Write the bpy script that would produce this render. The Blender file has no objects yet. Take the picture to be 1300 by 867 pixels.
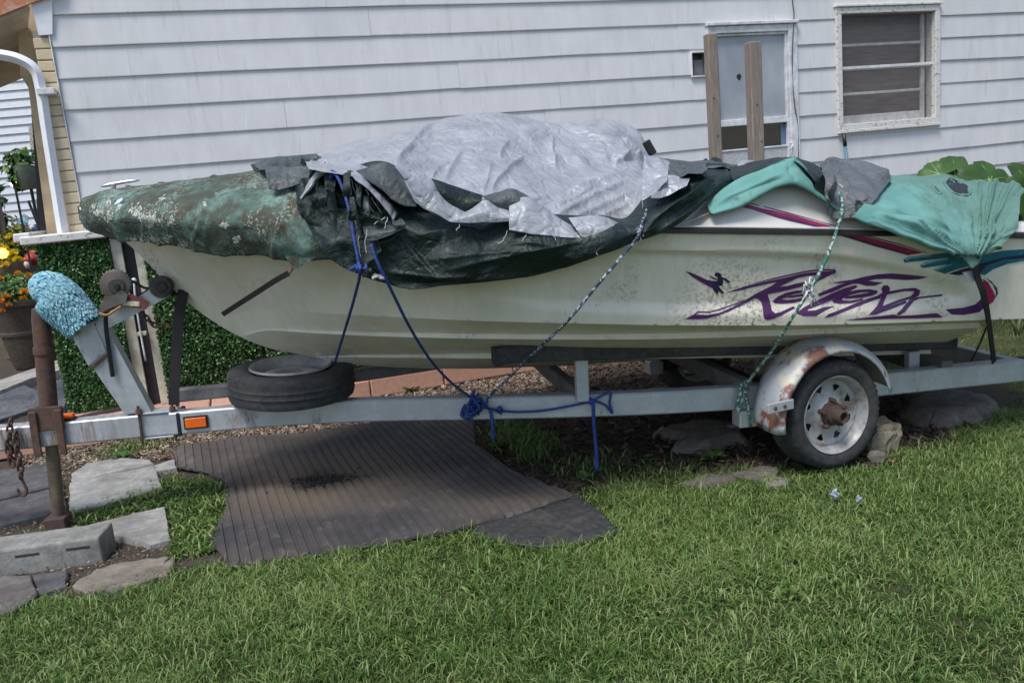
import bpy, bmesh, math, random
import numpy as np
from mathutils import Vector, Matrix
from mathutils.geometry import delaunay_2d_cdt
from mathutils.bvhtree import BVHTree
random.seed(7); RNG = np.random.default_rng(7)
SC = bpy.context.scene; COL = SC.collection
R_ = math.radians

# ------------------------------------------------------------------ camera, sky, sun, exposure
FPX, CAMH = 1060.0, 1.45
PITCH, ROLL = R_(10.743), R_(-5.396)
_F = np.array([0, math.cos(PITCH), -math.sin(PITCH)]); _Up = np.array([0, math.sin(PITCH), math.cos(PITCH)]); _Rt = np.array([1., 0, 0])
_A = _Rt*math.cos(ROLL) + _Up*math.sin(ROLL); _B = -_Rt*math.sin(ROLL) + _Up*math.cos(ROLL)
EYE = np.array([0, 0, CAMH])
cd = bpy.data.cameras.new('camera'); cam = bpy.data.objects.new('camera', cd); COL.objects.link(cam)
cd.sensor_width = 36; cd.lens = FPX/1300*36; cd.clip_start = .05; cd.clip_end = 500
cam.matrix_world = Matrix(((_A[0], _B[0], -_F[0], 0), (_A[1], _B[1], -_F[1], 0), (_A[2], _B[2], -_F[2], CAMH), (0, 0, 0, 1)))
SC.camera = cam
SUN_EL, SUN_AZ = R_(62), R_(212)      # azimuth measured clockwise from +Y: behind the camera, to the left
wd = bpy.data.worlds.new('World'); SC.world = wd; wd.use_nodes = True
_n = wd.node_tree.nodes; _l = wd.node_tree.links
_bg = _n['Background']; _sky = _n.new('ShaderNodeTexSky'); _sky.sky_type = 'NISHITA'; _sky.sun_disc = False
_sky.sun_elevation = SUN_EL; _sky.sun_rotation = SUN_AZ; _sky.air_density = 1.0; _sky.dust_density = 1.5; _sky.ozone_density = 1.0
_l.new(_sky.outputs[0], _bg.inputs[0]); _bg.inputs[1].default_value = .085
_sd = bpy.data.lights.new('sun', 'SUN'); _sd.energy = 1.5; _sd.angle = R_(20); _sd.color = (1, .98, .95)
sun = bpy.data.objects.new('sun', _sd); COL.objects.link(sun)
_d = Vector((math.sin(SUN_AZ)*math.cos(SUN_EL), math.cos(SUN_AZ)*math.cos(SUN_EL), math.sin(SUN_EL)))
sun.rotation_euler = _d.to_track_quat('Z', 'Y').to_euler(); sun.location = (0, 0, 20)
vs = SC.view_settings; vs.view_transform = 'Standard'; vs.look = 'None'; vs.gamma = 1; vs.use_curve_mapping = False; vs.exposure = 1.22

# ------------------------------------------------------------------ frames of the place
def ray(x, y): return _F + _A*((x-650)/FPX) + _B*((433.5-y)/FPX)
class Fr:
    def __init__(s, O, U, V, W): s.O, s.U, s.V, s.W = [np.array(q, float) for q in (O, U, V, W)]
    def p(s, a, b, c): return s.O + s.U*a + s.V*b + s.W*c
    def px(s, x, y, b):                     # where the sight line through a pixel meets the plane b = const of this frame
        r = ray(x, y); return EYE + r*((b-(EYE-s.O)@s.V)/(r@s.V))
    def loc(s, P): D = np.asarray(P)-s.O; return np.array([D@s.U, D@s.V, D@s.W])
_al, _ta = R_(10), R_(2.5)
_U = np.array([math.cos(_al)*math.cos(_ta), math.sin(_al)*math.cos(_ta), -math.sin(_ta)]); _V = np.array([-math.sin(_al), math.cos(_al), 0])
BT = Fr((-2.24, 3.91, .531), _U, _V, np.cross(_U, _V))            # boat and trailer: along, towards the house, up
_yw = R_(18.062); _t = np.array([math.cos(_yw), math.sin(_yw), 0]); _nn = np.array([-math.sin(_yw), math.cos(_yw), 0])
HF = Fr(_nn*6.396, _t, -_nn, (0, 0, 1))                           # house side wall: along, out towards the lawn, up
WF = Fr((0, 0, 0), (1, 0, 0), (0, 1, 0), (0, 0, 1))
def G(x, y, z=0.):
    r = ray(x, y); return EYE + r*((z-CAMH)/r[2])
def topx(P):
    D = np.asarray(P)-EYE; d = D@_F
    return np.stack([650+FPX*(D@_A)/d, 433.5-FPX*(D@_B)/d], -1)

# ------------------------------------------------------------------ numbers
def _hash(i, j, k, s):
    n = (i*374761393 + j*668265263 + k*2147483647 + s*1274126177) & 0xffffffff
    n = ((n ^ (n >> 13))*1274126177) & 0xffffffff
    n = ((n ^ (n >> 16))*2246822519) & 0xffffffff
    return ((n ^ (n >> 15)) & 0xffff)/65535.0
def vnoise(x, y, z=None, seed=0):                                  # value noise, -1..1
    x = np.asarray(x, float); y = np.asarray(y, float); z = np.zeros_like(x) if z is None else np.asarray(z, float)
    xi, yi, zi = [np.floor(q).astype(np.int64) for q in (x, y, z)]
    f = lambda t: t*t*t*(t*(t*6-15)+10)
    u, v, w = f(x-xi), f(y-yi), f(z-zi); r = 0
    for a in (0, 1):
        for b in (0, 1):
            for c in (0, 1):
                r = r + _hash(xi+a, yi+b, zi+c, seed)*(u if a else 1-u)*(v if b else 1-v)*(w if c else 1-w)
    return r*2-1
def fbm(x, y, z=None, o=4, seed=0):
    r = 0; a = 1; t = 0
    for k in range(o):
        m = 2**k; r = r + a*vnoise(x*m, y*m, None if z is None else z*m, seed+k); t += a; a *= .5
    return r/t
def ridge(x, y, o=3, seed=0):                                      # sharp creases, 0..1
    r = 0; a = 1; t = 0
    for k in range(o):
        m = 1.9**k; r = r + a*(1-np.abs(vnoise(x*m, y*m, None, seed+k)))**2; t += a; a *= .5
    return r/t
def facet(P, n, seed, g=1.):                                       # crumpled foil: flat triangular facets between random heights
    rg = np.random.default_rng(seed); lo, hi = P.min(0)-.01, P.max(0)+.01; cell = math.sqrt((hi-lo).prod()/n)
    C = np.r_[lo+(hi-lo)*rg.random((n, 2)), [lo, hi, (lo[0], hi[1]), (hi[0], lo[1])]]; H = rg.uniform(-.5, .5, len(C))*g
    v, _, f, *_ = delaunay_2d_cdt([Vector(map(float, q)) for q in C], [], [], 0, 1e-7)
    v = np.array([tuple(q) for q in v]); H = H[:len(v)]; N = 420; S = (hi-lo)/(N-1); Z = np.zeros((N, N))
    for t in f:
        A, B, D = v[t[0]], v[t[1]], v[t[2]]; den = (B[1]-D[1])*(A[0]-D[0])+(D[0]-B[0])*(A[1]-D[1])
        if abs(den) < 1e-12: continue
        i0 = np.clip(np.floor((np.min([A, B, D], 0)-lo)/S).astype(int), 0, N-1); i1 = np.clip(np.ceil((np.max([A, B, D], 0)-lo)/S).astype(int)+1, 1, N)
        gx, gy = np.meshgrid(np.arange(i0[0], i1[0]), np.arange(i0[1], i1[1]), indexing='ij'); x = gx*S[0]+lo[0]; y = gy*S[1]+lo[1]
        l1 = ((B[1]-D[1])*(x-D[0])+(D[0]-B[0])*(y-D[1]))/den; l2 = ((D[1]-A[1])*(x-D[0])+(A[0]-D[0])*(y-D[1]))/den; l3 = 1-l1-l2
        ok = (l1 > -1e-3) & (l2 > -1e-3) & (l3 > -1e-3); Z[gx[ok], gy[ok]] = (l1*H[t[0]]+l2*H[t[1]]+l3*H[t[2]])[ok]
    q = np.clip((P-lo)/S, 0, N-1.001); k = q.astype(int); r = q-k; z = lambda a, b: Z[k[:, 0]+a, k[:, 1]+b]
    return (z(0, 0)*(1-r[:, 0])*(1-r[:, 1])+z(1, 0)*r[:, 0]*(1-r[:, 1])+z(0, 1)*(1-r[:, 0])*r[:, 1]+z(1, 1)*r[:, 0]*r[:, 1])*cell*.6
def sst(a, b, x):
    t = np.clip((np.asarray(x, float)-a)/(b-a), 0, 1); return t*t*(3-2*t)
def pch(xs, ys):
    xs = np.array(xs, float); ys = np.array(ys, float); o = np.argsort(xs); xs, ys = xs[o], ys[o]
    h = np.diff(xs); d = np.diff(ys)/h; m = np.zeros_like(xs); m[0], m[-1] = d[0], d[-1]
    for i in range(1, len(xs)-1):
        if d[i-1]*d[i] > 0:
            w1, w2 = 2*h[i]+h[i-1], h[i]+2*h[i-1]; m[i] = (w1+w2)/(w1/d[i-1]+w2/d[i])
    def f(x):
        x = np.asarray(x, float); xc = np.clip(x, xs[0], xs[-1]); i = np.clip(np.searchsorted(xs, xc)-1, 0, len(h)-1)
        t = (xc-xs[i])/h[i]
        return (1+2*t)*(1-t)**2*ys[i]+t*(1-t)**2*h[i]*m[i]+t*t*(3-2*t)*ys[i+1]+t*t*(t-1)*h[i]*m[i+1]
    return f
def cr1(P, n):                                                     # Catmull-Rom along axis 0
    P = np.asarray(P, float); k = len(P)
    if k == 2: t = np.linspace(0, 1, n).reshape((-1,)+(1,)*(P.ndim-1)); return P[0]*(1-t)+P[1]*t
    E = np.concatenate([[2*P[0]-P[1]], P, [2*P[-1]-P[-2]]]); u = np.linspace(0, k-1, n); i = np.minimum(u.astype(int), k-2)
    t = (u-i).reshape((-1,)+(1,)*(P.ndim-1)); a, b, c, d = E[i], E[i+1], E[i+2], E[i+3]
    return .5*(2*b+(c-a)*t+(2*a-5*b+4*c-d)*t*t+(3*b-a-3*c+d)*t**3)
def inpoly(P, poly):
    P = np.asarray(P)[:, :2]; q = np.asarray(poly)[:, :2]; r = np.zeros(len(P), bool); j = len(q)-1
    for i in range(len(q)):
        c = ((q[i, 1] > P[:, 1]) != (q[j, 1] > P[:, 1]))
        r ^= c & (P[:, 0] < (q[j, 0]-q[i, 0])*(P[:, 1]-q[i, 1])/(q[j, 1]-q[i, 1]+1e-12)+q[i, 0]); j = i
    return r
def dpoly(P, poly):                                                # distance to a polygon's outline
    P = np.asarray(P)[:, :2]; q = np.asarray(poly)[:, :2]; best = np.full(len(P), 1e9)
    for i in range(len(q)):
        a, b = q[i-1], q[i]; ab = b-a; t = np.clip(((P-a)@ab)/(ab@ab+1e-12), 0, 1)
        best = np.minimum(best, np.hypot(*(P-a-t[:, None]*ab).T))
    return best

# ------------------------------------------------------------------ mesh helpers
def new(name, V, F, mat, parent=None, smooth=False, fmat=None, auto=None):
    me = bpy.data.meshes.new(name)
    me.from_pydata([tuple(map(float, v)) for v in V], [], [tuple(map(int, f)) for f in F])
    for m in (mat if isinstance(mat, (list, tuple)) else [mat]): me.materials.append(m)
    if fmat is not None: me.polygons.foreach_set('material_index', list(map(int, fmat)))
    if smooth: me.polygons.foreach_set('use_smooth', [True]*len(me.polygons))
    me.update()
    if auto: me.set_sharp_from_angle(angle=R_(auto))
    return link(name, me, parent)
def big(name, V, loops, nper, mat, parent=None, attr=None, smooth=False):   # many alike faces, nper corners each
    V = np.asarray(V, np.float32); loops = np.asarray(loops, np.int32).ravel(); nf = len(loops)//nper
    me = bpy.data.meshes.new(name); me.vertices.add(len(V)); me.vertices.foreach_set('co', V.ravel())
    me.loops.add(len(loops)); me.loops.foreach_set('vertex_index', loops)
    me.polygons.add(nf); me.polygons.foreach_set('loop_start', np.arange(nf, dtype=np.int32)*nper)
    if attr:
        for k, a in attr.items():
            at = me.attributes.new(k, 'FLOAT', 'POINT'); at.data.foreach_set('value', np.asarray(a, np.float32))
    me.materials.append(mat); me.update(calc_edges=True)
    if smooth: me.polygons.foreach_set('use_smooth', np.ones(nf, bool))
    return link(name, me, parent)
def link(name, me, parent=None):
    o = bpy.data.objects.new(name, me); COL.objects.link(o)
    if parent is not None: hang(o, parent)
    return o
def hang(o, parent):
    o.parent = parent
    inv = Matrix.Identity(4); q = parent
    M = Matrix.Identity(4)
    while q is not None:
        M = q.matrix_parent_inverse @ q.matrix_basis @ M if q.parent else q.matrix_basis @ M
        q = q.parent
    o.matrix_parent_inverse = M.inverted()
def tag(o, label=None, cat=None, group=None, kind=None):
    for k, v in (('label', label), ('category', cat), ('group', group), ('kind', kind)):
        if v: o[k] = v
    return o
def thing(name, label, cat, loc=(0, 0, 0), group=None):
    o = bpy.data.objects.new(name, None); COL.objects.link(o); o.location = tuple(map(float, loc)); o.empty_display_size = .1
    return tag(o, label, cat, group)
class MB:
    def __init__(s): s.V, s.F = [], []
    def add(s, V, F):
        k = len(s.V); s.V += [tuple(v) for v in V]; s.F += [tuple(i+k for i in f) for f in F]; return s
    def new(s, name, mat, parent=None, smooth=False, auto=None): return new(name, s.V, s.F, mat, parent, smooth, auto=auto)
def bmout(bm):
    bm.verts.ensure_lookup_table(); bm.normal_update()
    r = [tuple(v.co) for v in bm.verts], [tuple(v.index for v in f.verts) for f in bm.faces]; bm.free(); return r
def box(fr, a0, a1, b0, b1, c0, c1, bev=0., seg=1):
    bm = bmesh.new(); vs_ = [bm.verts.new(fr.p(a, b, c)) for a in (a0, a1) for b in (b0, b1) for c in (c0, c1)]
    for f in ((0, 1, 3, 2), (4, 6, 7, 5), (0, 4, 5, 1), (2, 3, 7, 6), (0, 2, 6, 4), (1, 5, 7, 3)): bm.faces.new([vs_[i] for i in f])
    bmesh.ops.recalc_face_normals(bm, faces=bm.faces)
    if bev: bmesh.ops.bevel(bm, geom=bm.edges[:], offset=bev, segments=seg, affect='EDGES', profile=.5)
    bm.verts.index_update(); return bmout(bm)
def frame_at(P, U, up=(0, 0, 1)):
    U = np.array(U, float); U /= np.linalg.norm(U); up = np.array(up, float)
    V = np.cross(up, U)
    if np.linalg.norm(V) < 1e-4: V = np.array([0, 1., 0])
    V /= np.linalg.norm(V); return Fr(P, U, V, np.cross(U, V))
def tube(P, r, n=8, caps=True, flat=None):
    P = np.asarray(P, float); m = len(P); r = np.broadcast_to(np.asarray(r, float), (m,))
    T = np.gradient(P, axis=0); T /= np.linalg.norm(T, axis=1)[:, None]+1e-12
    a = np.array([0, 0, 1.]) if abs(T[0, 2]) < .9 else np.array([1., 0, 0]); N = np.cross(T[0], a); N /= np.linalg.norm(N); V = []
    for i in range(m):
        N = N-T[i]*(N@T[i]); N /= np.linalg.norm(N)+1e-12; Bn = np.cross(T[i], N)
        for k in range(n):
            t = 2*math.pi*k/n; V.append(P[i]+r[i]*(math.cos(t)*N+math.sin(t)*Bn))
    F = [(i*n+k, i*n+(k+1) % n, (i+1)*n+(k+1) % n, (i+1)*n+k) for i in range(m-1) for k in range(n)]
    if caps: F += [tuple(range(n))[::-1], tuple((m-1)*n+k for k in range(n))]
    return V, F
def lathe(prof, n, fr, a0=0., a1=2*math.pi, mod=None):             # prof: (radius, along fr.V); turns in the U-W plane
    full = abs(a1-a0-2*math.pi) < 1e-6; m = len(prof); c = n if full else n+1; V = []
    for i in range(c):
        t = a0+(a1-a0)*i/n
        for j, (r, y) in enumerate(prof):
            if mod: r = r+mod(i, j)
            V.append(fr.p(r*math.cos(t), y, r*math.sin(t)))
    F = [((i*m+j), (i*m+j+1), ((i+1) % c)*m+j+1, ((i+1) % c)*m+j) for i in range(n) for j in range(m-1)]
    return V, F
def grid(P, close=False):
    a, b = P.shape[:2]; V = P.reshape(-1, 3)
    F = [(i*b+j, i*b+j+1, (i+1)*b+j+1, (i+1)*b+j) for i in range(a-1) for j in range(b-1)]
    return V, F
def prism(front, back):                                            # two matching outlines
    k = len(front); V = list(front)+list(back)
    F = [tuple(range(k))[::-1], tuple(range(k, 2*k))]+[(i, (i+1) % k, k+(i+1) % k, k+i) for i in range(k)]
    return V, F
def ppx(fr, poly, b, depth):                                       # outline read on the plane b of a frame, given real thickness
    f = [fr.px(x, y, b) for x, y in poly]; return prism(f, [q+fr.V*depth for q in f])
def fill(outer, holes=(), step=None):                              # triangulated flat region -> 2D points, triangles
    pts = []; edges = []
    for loop in [outer]+list(holes):
        k = len(pts); pts += [Vector((float(x), float(y))) for x, y in loop]; edges += [(k+i, k+(i+1) % len(loop)) for i in range(len(loop))]
    o = np.array(outer, float)
    if step:
        lo, hi = o.min(0), o.max(0); g = np.stack(np.meshgrid(np.arange(lo[0], hi[0], step), np.arange(lo[1], hi[1], step)), -1).reshape(-1, 2)+step*.3
        ok = inpoly(g, o) & (dpoly(g, o) > step*.3)
        for h in holes: ok &= ~inpoly(g, h)
        pts += [Vector(map(float, q)) for q in g[ok]]
    v, e, f, *_ = delaunay_2d_cdt(pts, edges, [], 0, 1e-5)
    v = np.array([tuple(q) for q in v]); f = [t for t in f if len(t) == 3]
    c = np.array([v[list(t)].mean(0) for t in f]); ok = inpoly(c, o)
    for h in holes: ok &= ~inpoly(c, h)
    return v, [t for t, k in zip(f, ok) if k]
def mod_solid(o, t, off=0.):
    m = o.modifiers.new('thickness', 'SOLIDIFY'); m.thickness = t; m.offset = off; return o
def copy_tree(o, parent=None):
    c = o.copy(); COL.objects.link(c); c.parent = parent
    for ch in list(o.children): copy_tree(ch, c)
    return c

# ------------------------------------------------------------------ materials
class NT:
    def __init__(s, name):
        s.m = bpy.data.materials.new(name); s.m.use_nodes = True; s.t = s.m.node_tree; s.b = s.t.nodes['Principled BSDF']; s.tc = None
    def n(s, t, **k):
        q = s.t.nodes.new('ShaderNode'+t)
        for a, b in k.items(): setattr(q, a, b)
        return q
    def l(s, a, b): s.t.links.new(a, b); return s
    def co(s, sc=(1, 1, 1), rot=(0, 0, 0)):
        if s.tc is None: s.tc = s.n('TexCoord')
        mp = s.n('Mapping'); mp.inputs['Scale'].default_value = sc; mp.inputs['Rotation'].default_value = rot
        s.l(s.tc.outputs['Object'], mp.inputs[0]); return mp.outputs[0]
    def noise(s, scale, detail=4, rough=.55, sc=(1, 1, 1), rot=(0, 0, 0), dist=0.):
        q = s.n('TexNoise'); q.inputs['Scale'].default_value = scale; q.inputs['Detail'].default_value = detail
        q.inputs['Roughness'].default_value = rough; q.inputs['Distortion'].default_value = dist; s.l(s.co(sc, rot), q.inputs['Vector']); return q.outputs['Fac']
    def vor(s, scale, feat='F1', out='Distance', sc=(1, 1, 1)):
        q = s.n('TexVoronoi'); q.feature = feat; q.inputs['Scale'].default_value = scale; s.l(s.co(sc), q.inputs['Vector']); return q.outputs[out]
    def ramp(s, x, *stops):
        q = s.n('ValToRGB'); e = q.color_ramp.elements
        while len(e) < len(stops): e.new(.5)
        for el, (p, c) in zip(e, stops):
            el.position = p; el.color = (c, c, c, 1) if isinstance(c, (int, float)) else (*c, 1)
        s.l(x, q.inputs[0]); return q.outputs[0]
    def mix(s, f, a, b, mode='MIX'):
        q = s.n('Mix', data_type='RGBA', blend_type=mode)
        for v, i in ((f, 0), (a, 6), (b, 7)):
            if hasattr(v, 'links'): s.l(v, q.inputs[i])
            elif i == 0: q.inputs[0].default_value = v
            else: q.inputs[i].default_value = (*v, 1) if len(v) == 3 else v
        return q.outputs[2]
    def math(s, op, a, b=0.):
        q = s.n('Math', operation=op)
        for v, i in ((a, 0), (b, 1)):
            if hasattr(v, 'links'): s.l(v, q.inputs[i])
            else: q.inputs[i].default_value = v
        return q.outputs[0]
    def attr(s, name): q = s.n('Attribute'); q.attribute_name = name; return q.outputs['Fac']
    def rnd(s): return s.n('ObjectInfo').outputs['Random']
    def done(s, col=None, rough=.7, metal=0., bump=None, bs=.3, bd=.01, spec=.5, sub=None):
        for v, k in ((col, 'Base Color'), (rough, 'Roughness'), (metal, 'Metallic'), (spec, 'Specular IOR Level')):
            if v is None: continue
            if hasattr(v, 'links'): s.l(v, s.b.inputs[k])
            else: s.b.inputs[k].default_value = (*v, 1) if isinstance(v, tuple) else v
        if bump is not None:
            q = s.n('Bump'); q.inputs['Strength'].default_value = bs; q.inputs['Distance'].default_value = bd
            s.l(bump, q.inputs['Height']); s.l(q.outputs[0], s.b.inputs['Normal'])
        return s.m
def simple(name, col, rough=.6, metal=0., var=.25, scale=18., bs=.15, bd=.004, dirt=None, spec=.5):
    m = NT(name); f = m.noise(scale, 5, .6); g = m.noise(scale*.21, 3)
    lo = tuple(c*(1-var) for c in col); hi = tuple(min(1, c*(1+var)) for c in col)
    c = m.ramp(f, (.3, lo), (.7, hi))
    if dirt: c = m.mix(m.ramp(g, (.48, 0.), (.68, dirt[3] if len(dirt) > 3 else .7)), c, dirt[:3])
    return m.done(c, rough, metal, f, bs, bd, spec)

def m_siding():
    m = NT('painted_siding'); st = m.noise(3, 6, .65, (3, 3, .8)); f = m.noise(55, 4, .6, (1, 1, .25)); g = m.noise(1.7, 4)
    c = m.ramp(st, (.3, (.56, .548, .548)), (.7, (.63, .618, .618)))
    c = m.mix(m.ramp(g, (.5, 0.), (.75, .4)), c, (.46, .46, .47)); dr = m.noise(2.2, 5, .7, (9, 9, .9)); c = m.mix(m.ramp(dr, (.56, 0.), (.72, .45)), c, (.38, .37, .36)); wl = m.noise(4.1, 4, .6, (12, 12, .7)); c = m.mix(m.ramp(wl, (.66, 0.), (.72, .5)), c, (.74, .75, .78))
    sp = m.noise(38, 2, .5); c = m.mix(m.ramp(sp, (.71, 0.), (.77, .45)), c, (.36, .35, .35))
    return m.done(c, .55, 0, f, .12, .004)
def m_peel(name='peeling_white_paint'):
    m = NT(name); f = m.noise(26, 6, .7, (1, 1, 2.2)); c = m.mix(m.ramp(f, (.56, 0.), (.62, 1.)), (.62, .6, .56), (.24, .2, .17))
    return m.done(c, .6, 0, f, .4, .004)
def m_wood():
    m = NT('weathered_post_wood'); f = m.noise(9, 6, .6, (9, 9, .7), dist=1.2); g = m.noise(3, 3)
    c = m.ramp(f, (.25, (.10, .075, .058)), (.5, (.20, .155, .12)), (.75, (.30, .25, .21)))
    return m.done(m.mix(m.ramp(g, (.4, 0.), (.7, .5)), c, (.15, .14, .135)), .85, 0, f, .6, .006)
def m_galv():
    m = NT('galvanised_steel'); v = m.vor(60, 'F1', 'Color'); f = m.noise(7, 5, .65); q = m.n('RGBToBW'); m.l(v, q.inputs[0])
    c = m.mix(m.ramp(q.outputs[0], (.2, .35), (.8, .65)), (.39, .41, .435), (.58, .60, .63)); c = m.mix(m.ramp(f, (.35, 0.), (.62, .65)), c, (.35, .37, .39))
    r = m.noise(3.1, 6, .7, (2, 2, .8)); c = m.mix(m.ramp(r, (.60, 0.), (.70, .8)), c, (.16, .085, .05)); xyz = m.n('SeparateXYZ'); m.l(m.co(), xyz.inputs[0]); rs = m.math('MULTIPLY', m.ramp(m.noise(4, 5, .7, (7, 7, .9)), (.48, 0.), (.60, .85)), m.ramp(m.math('ADD', xyz.outputs[0], 2.6), (.45, 1.), (.75, 0.))); c = m.mix(rs, c, (.20, .105, .06))
    return m.done(c, .5, .45, f, .12, .003)
def m_rust(name='rusty_steel', a=(.055, .032, .026), b=(.135, .072, .052), rough=.9):
    m = NT(name); f = m.noise(30, 6, .7); g = m.noise(6, 4)
    c = m.ramp(f, (.3, a), (.7, b)); c = m.mix(m.ramp(g, (.45, 0.), (.7, .6)), c, (.06, .05, .048))
    return m.done(c, rough, .1, f, .5, .004)
def m_gel():
    m = NT('gelcoat_cream'); g = m.noise(2.2, 5, .6); st = m.noise(3.5, 5, .6, (5, 5, .55))
    c = m.ramp(st, (.3, (.67, .62, .515)), (.7, (.75, .70, .585)))
    sp = m.noise(62, 5, .75); zone = m.noise(3.3, 3, .6)
    vd = m.n('VectorMath', operation='DISTANCE'); m.l(m.co(), vd.inputs[0]); vd.inputs[1].default_value = tuple(map(float, BT.px(930, 392, -1.))); nearm = m.ramp(m.math('ADD', vd.outputs['Value'], m.math('MULTIPLY', m.math('SUBTRACT', zone, .5), .5)), (.06, .75), (.28, 0.)); sk = m.math('MULTIPLY', m.ramp(sp, (.50, 0.), (.58, 1.)), m.math('MAXIMUM', nearm, m.ramp(zone, (.57, 0.), (.66, .6)))); rn = m.noise(5, 5, .7, (10, 10, .7)); c = m.mix(m.ramp(rn, (.60, 0.), (.72, .35)), c, (.34, .29, .2))
    c = m.mix(sk, c, (.17, .15, .10))
    c = m.mix(m.ramp(g, (.5, 0.), (.8, .4)), c, (.36, .33, .26))
    return m.done(c, m.ramp(g, (.3, .30), (.7, .5)), 0, sp, .03, .002, .4)
def m_silver():
    m = NT('silver_tarp'); f = m.noise(6, 5, .65); w = m.noise(160, 2)
    c = m.ramp(f, (.3, (.24, .25, .27)), (.7, (.39, .40, .425)))
    c = m.mix(m.ramp(m.noise(2.3, 4), (.5, 0.), (.75, .5)), c, (.24, .245, .255))
    fine = m.noise(9, 6, .62, (1, 1, 1), dist=1.5); cr = m.math('MINIMUM', m.vor(11, 'DISTANCE_TO_EDGE'), .12)
    return m.done(c, .32, .1, m.math('ADD', fine, m.math('MULTIPLY', cr, 1.5)), .8, .02)
def m_darktarp(name='dark_green_tarp', a=(.003, .009, .0075), b=(.008, .021, .017), grey=.06):
    m = NT(name); f = m.noise(5, 6, .7); fine = m.math('ADD', m.noise(12, 6, .65, dist=1.2), m.math('MULTIPLY', m.math('MINIMUM', m.vor(9, 'DISTANCE_TO_EDGE', sc=(1, 1, 1.6)), .10), .9))
    c = m.ramp(f, (.32, a), (.68, b)); c = m.mix(m.ramp(m.noise(9, 5, .7), (.56, 0.), (.72, grey)), c, (.13, .14, .145))
    return m.done(c, .42, 0, fine, 1., .016, .4)
def m_aqua():
    m = NT('faded_aqua_canvas'); f = m.noise(3.4, 5, .6); g = m.noise(1.6, 5, .65); w = m.noise(300, 2)
    c = m.ramp(f, (.3, (.095, .235, .21)), (.7, (.16, .345, .315)))
    xyz = m.n('SeparateXYZ'); m.l(m.co(), xyz.inputs[0]); old = m.math('ADD', m.math('MULTIPLY', m.math('SUBTRACT', xyz.outputs[0], 1.68), 1.0), m.math('MULTIPLY', m.math('SUBTRACT', g, .5), 1.6)); c = m.mix(m.ramp(old, (.05, 0.), (.45, .8)), c, (.105, .19, .15)); c = m.mix(m.ramp(g, (.46, 0.), (.7, .6)), c, (.10, .19, .155))
    c = m.mix(m.ramp(m.noise(13, 6, .75), (.57, 0.), (.70, .65)), c, (.045, .065, .055))
    fine = m.noise(30, 5, .65)
    return m.done(c, .85, 0, fine, .25, .006, .2)
def m_bowcover():
    m = NT('mildewed_green_canvas'); f = m.noise(4.2, 6, .7); g = m.noise(9, 6, .75); h = m.noise(26, 5, .75)
    c = m.ramp(f, (.30, (.045, .075, .062)), (.5, (.085, .14, .118)), (.72, (.22, .335, .29)))
    c = m.mix(m.ramp(g, (.42, 0.), (.56, .85)), c, (.062, .062, .046))
    br = m.math('MULTIPLY', m.ramp(h, (.50, 0.), (.58, .85)), m.ramp(m.noise(4.7, 4), (.46, 0.), (.56, 1.)))
    c = m.mix(br, c, (.075, .055, .04))
    li = m.math('MULTIPLY', m.ramp(m.noise(75, 4, .7), (.55, 0.), (.61, .8)), m.ramp(m.noise(6.3, 3), (.47, 0.), (.55, 1.)))
    c = m.mix(li, c, (.36, .37, .31))
    return m.done(c, .95, 0, h, .6, .012, .15)
def m_rubber(name='black_rubber', a=.018, b=.045, rough=.75):
    m = NT(name); f = m.noise(40, 5, .6); g = m.noise(5, 4)
    c = m.ramp(f, (.3, (a, a, a*1.03)), (.7, (b, b, b*1.02))); c = m.mix(m.ramp(g, (.5, 0.), (.75, .6)), c, (.10, .088, .075))
    return m.done(c, rough, 0, f, .25, .003, .35)
STAIN = tuple(map(float, G(402, 612)))
def m_mat():
    m = NT('grey_rubber_mat'); f = m.noise(3, 6, .65); s = m.noise(60, 4, .7); g = m.noise(1.3, 4)
    c = m.ramp(f, (.3, (.030, .028, .032)), (.7, (.066, .060, .062)))
    c = m.mix(m.ramp(g, (.42, 0.), (.62, .75)), c, (.10, .083, .068)); du = m.noise(9, 6, .7); c = m.mix(m.ramp(du, (.55, 0.), (.72, .55)), c, (.16, .14, .12)); c = m.mix(m.ramp(s, (.66, 0.), (.74, .5)), c, (.22, .19, .16)); vd = m.n('VectorMath', operation='DISTANCE'); m.l(m.co(), vd.inputs[0]); vd.inputs[1].default_value = STAIN; ds = m.math('ADD', vd.outputs['Value'], m.math('MULTIPLY', m.math('SUBTRACT', m.noise(9, 6, .75), .5), .55)); c = m.mix(m.ramp(ds, (.30, .85), (.60, 0.)), c, (.12, .092, .068)); c = m.mix(m.ramp(ds, (.05, 1.), (.16, 0.)), c, (.025, .018, .014))
    return m.done(c, .75, 0, s, .3, .003, .4)
def m_concrete(name, a, b, spec=.3):
    m = NT(name); f = m.noise(14, 6, .75); s = m.noise(48, 6, .8); g = m.noise(4.5, 5, .7)
    c = m.ramp(f, (.32, tuple(q*.75 for q in a)), (.66, b)); c = m.mix(m.ramp(g, (.45, 0.), (.65, .6)), c, tuple(q*.55 for q in a)); c = m.mix(m.ramp(s, (.54, 0.), (.66, .55)), c, tuple(q*.45 for q in a))
    return m.done(c, .92, 0, s, .9, .008, spec)
def m_brick(name, a, b):
    m = NT(name); r = m.rnd(); f = m.noise(30, 6, .7); c = m.mix(r, a, b); c = m.mix(m.ramp(f, (.4, 0.), (.75, .55)), c, tuple(q*.55 for q in a))
    return m.done(c, .9, 0, f, .5, .004, .2)
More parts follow.
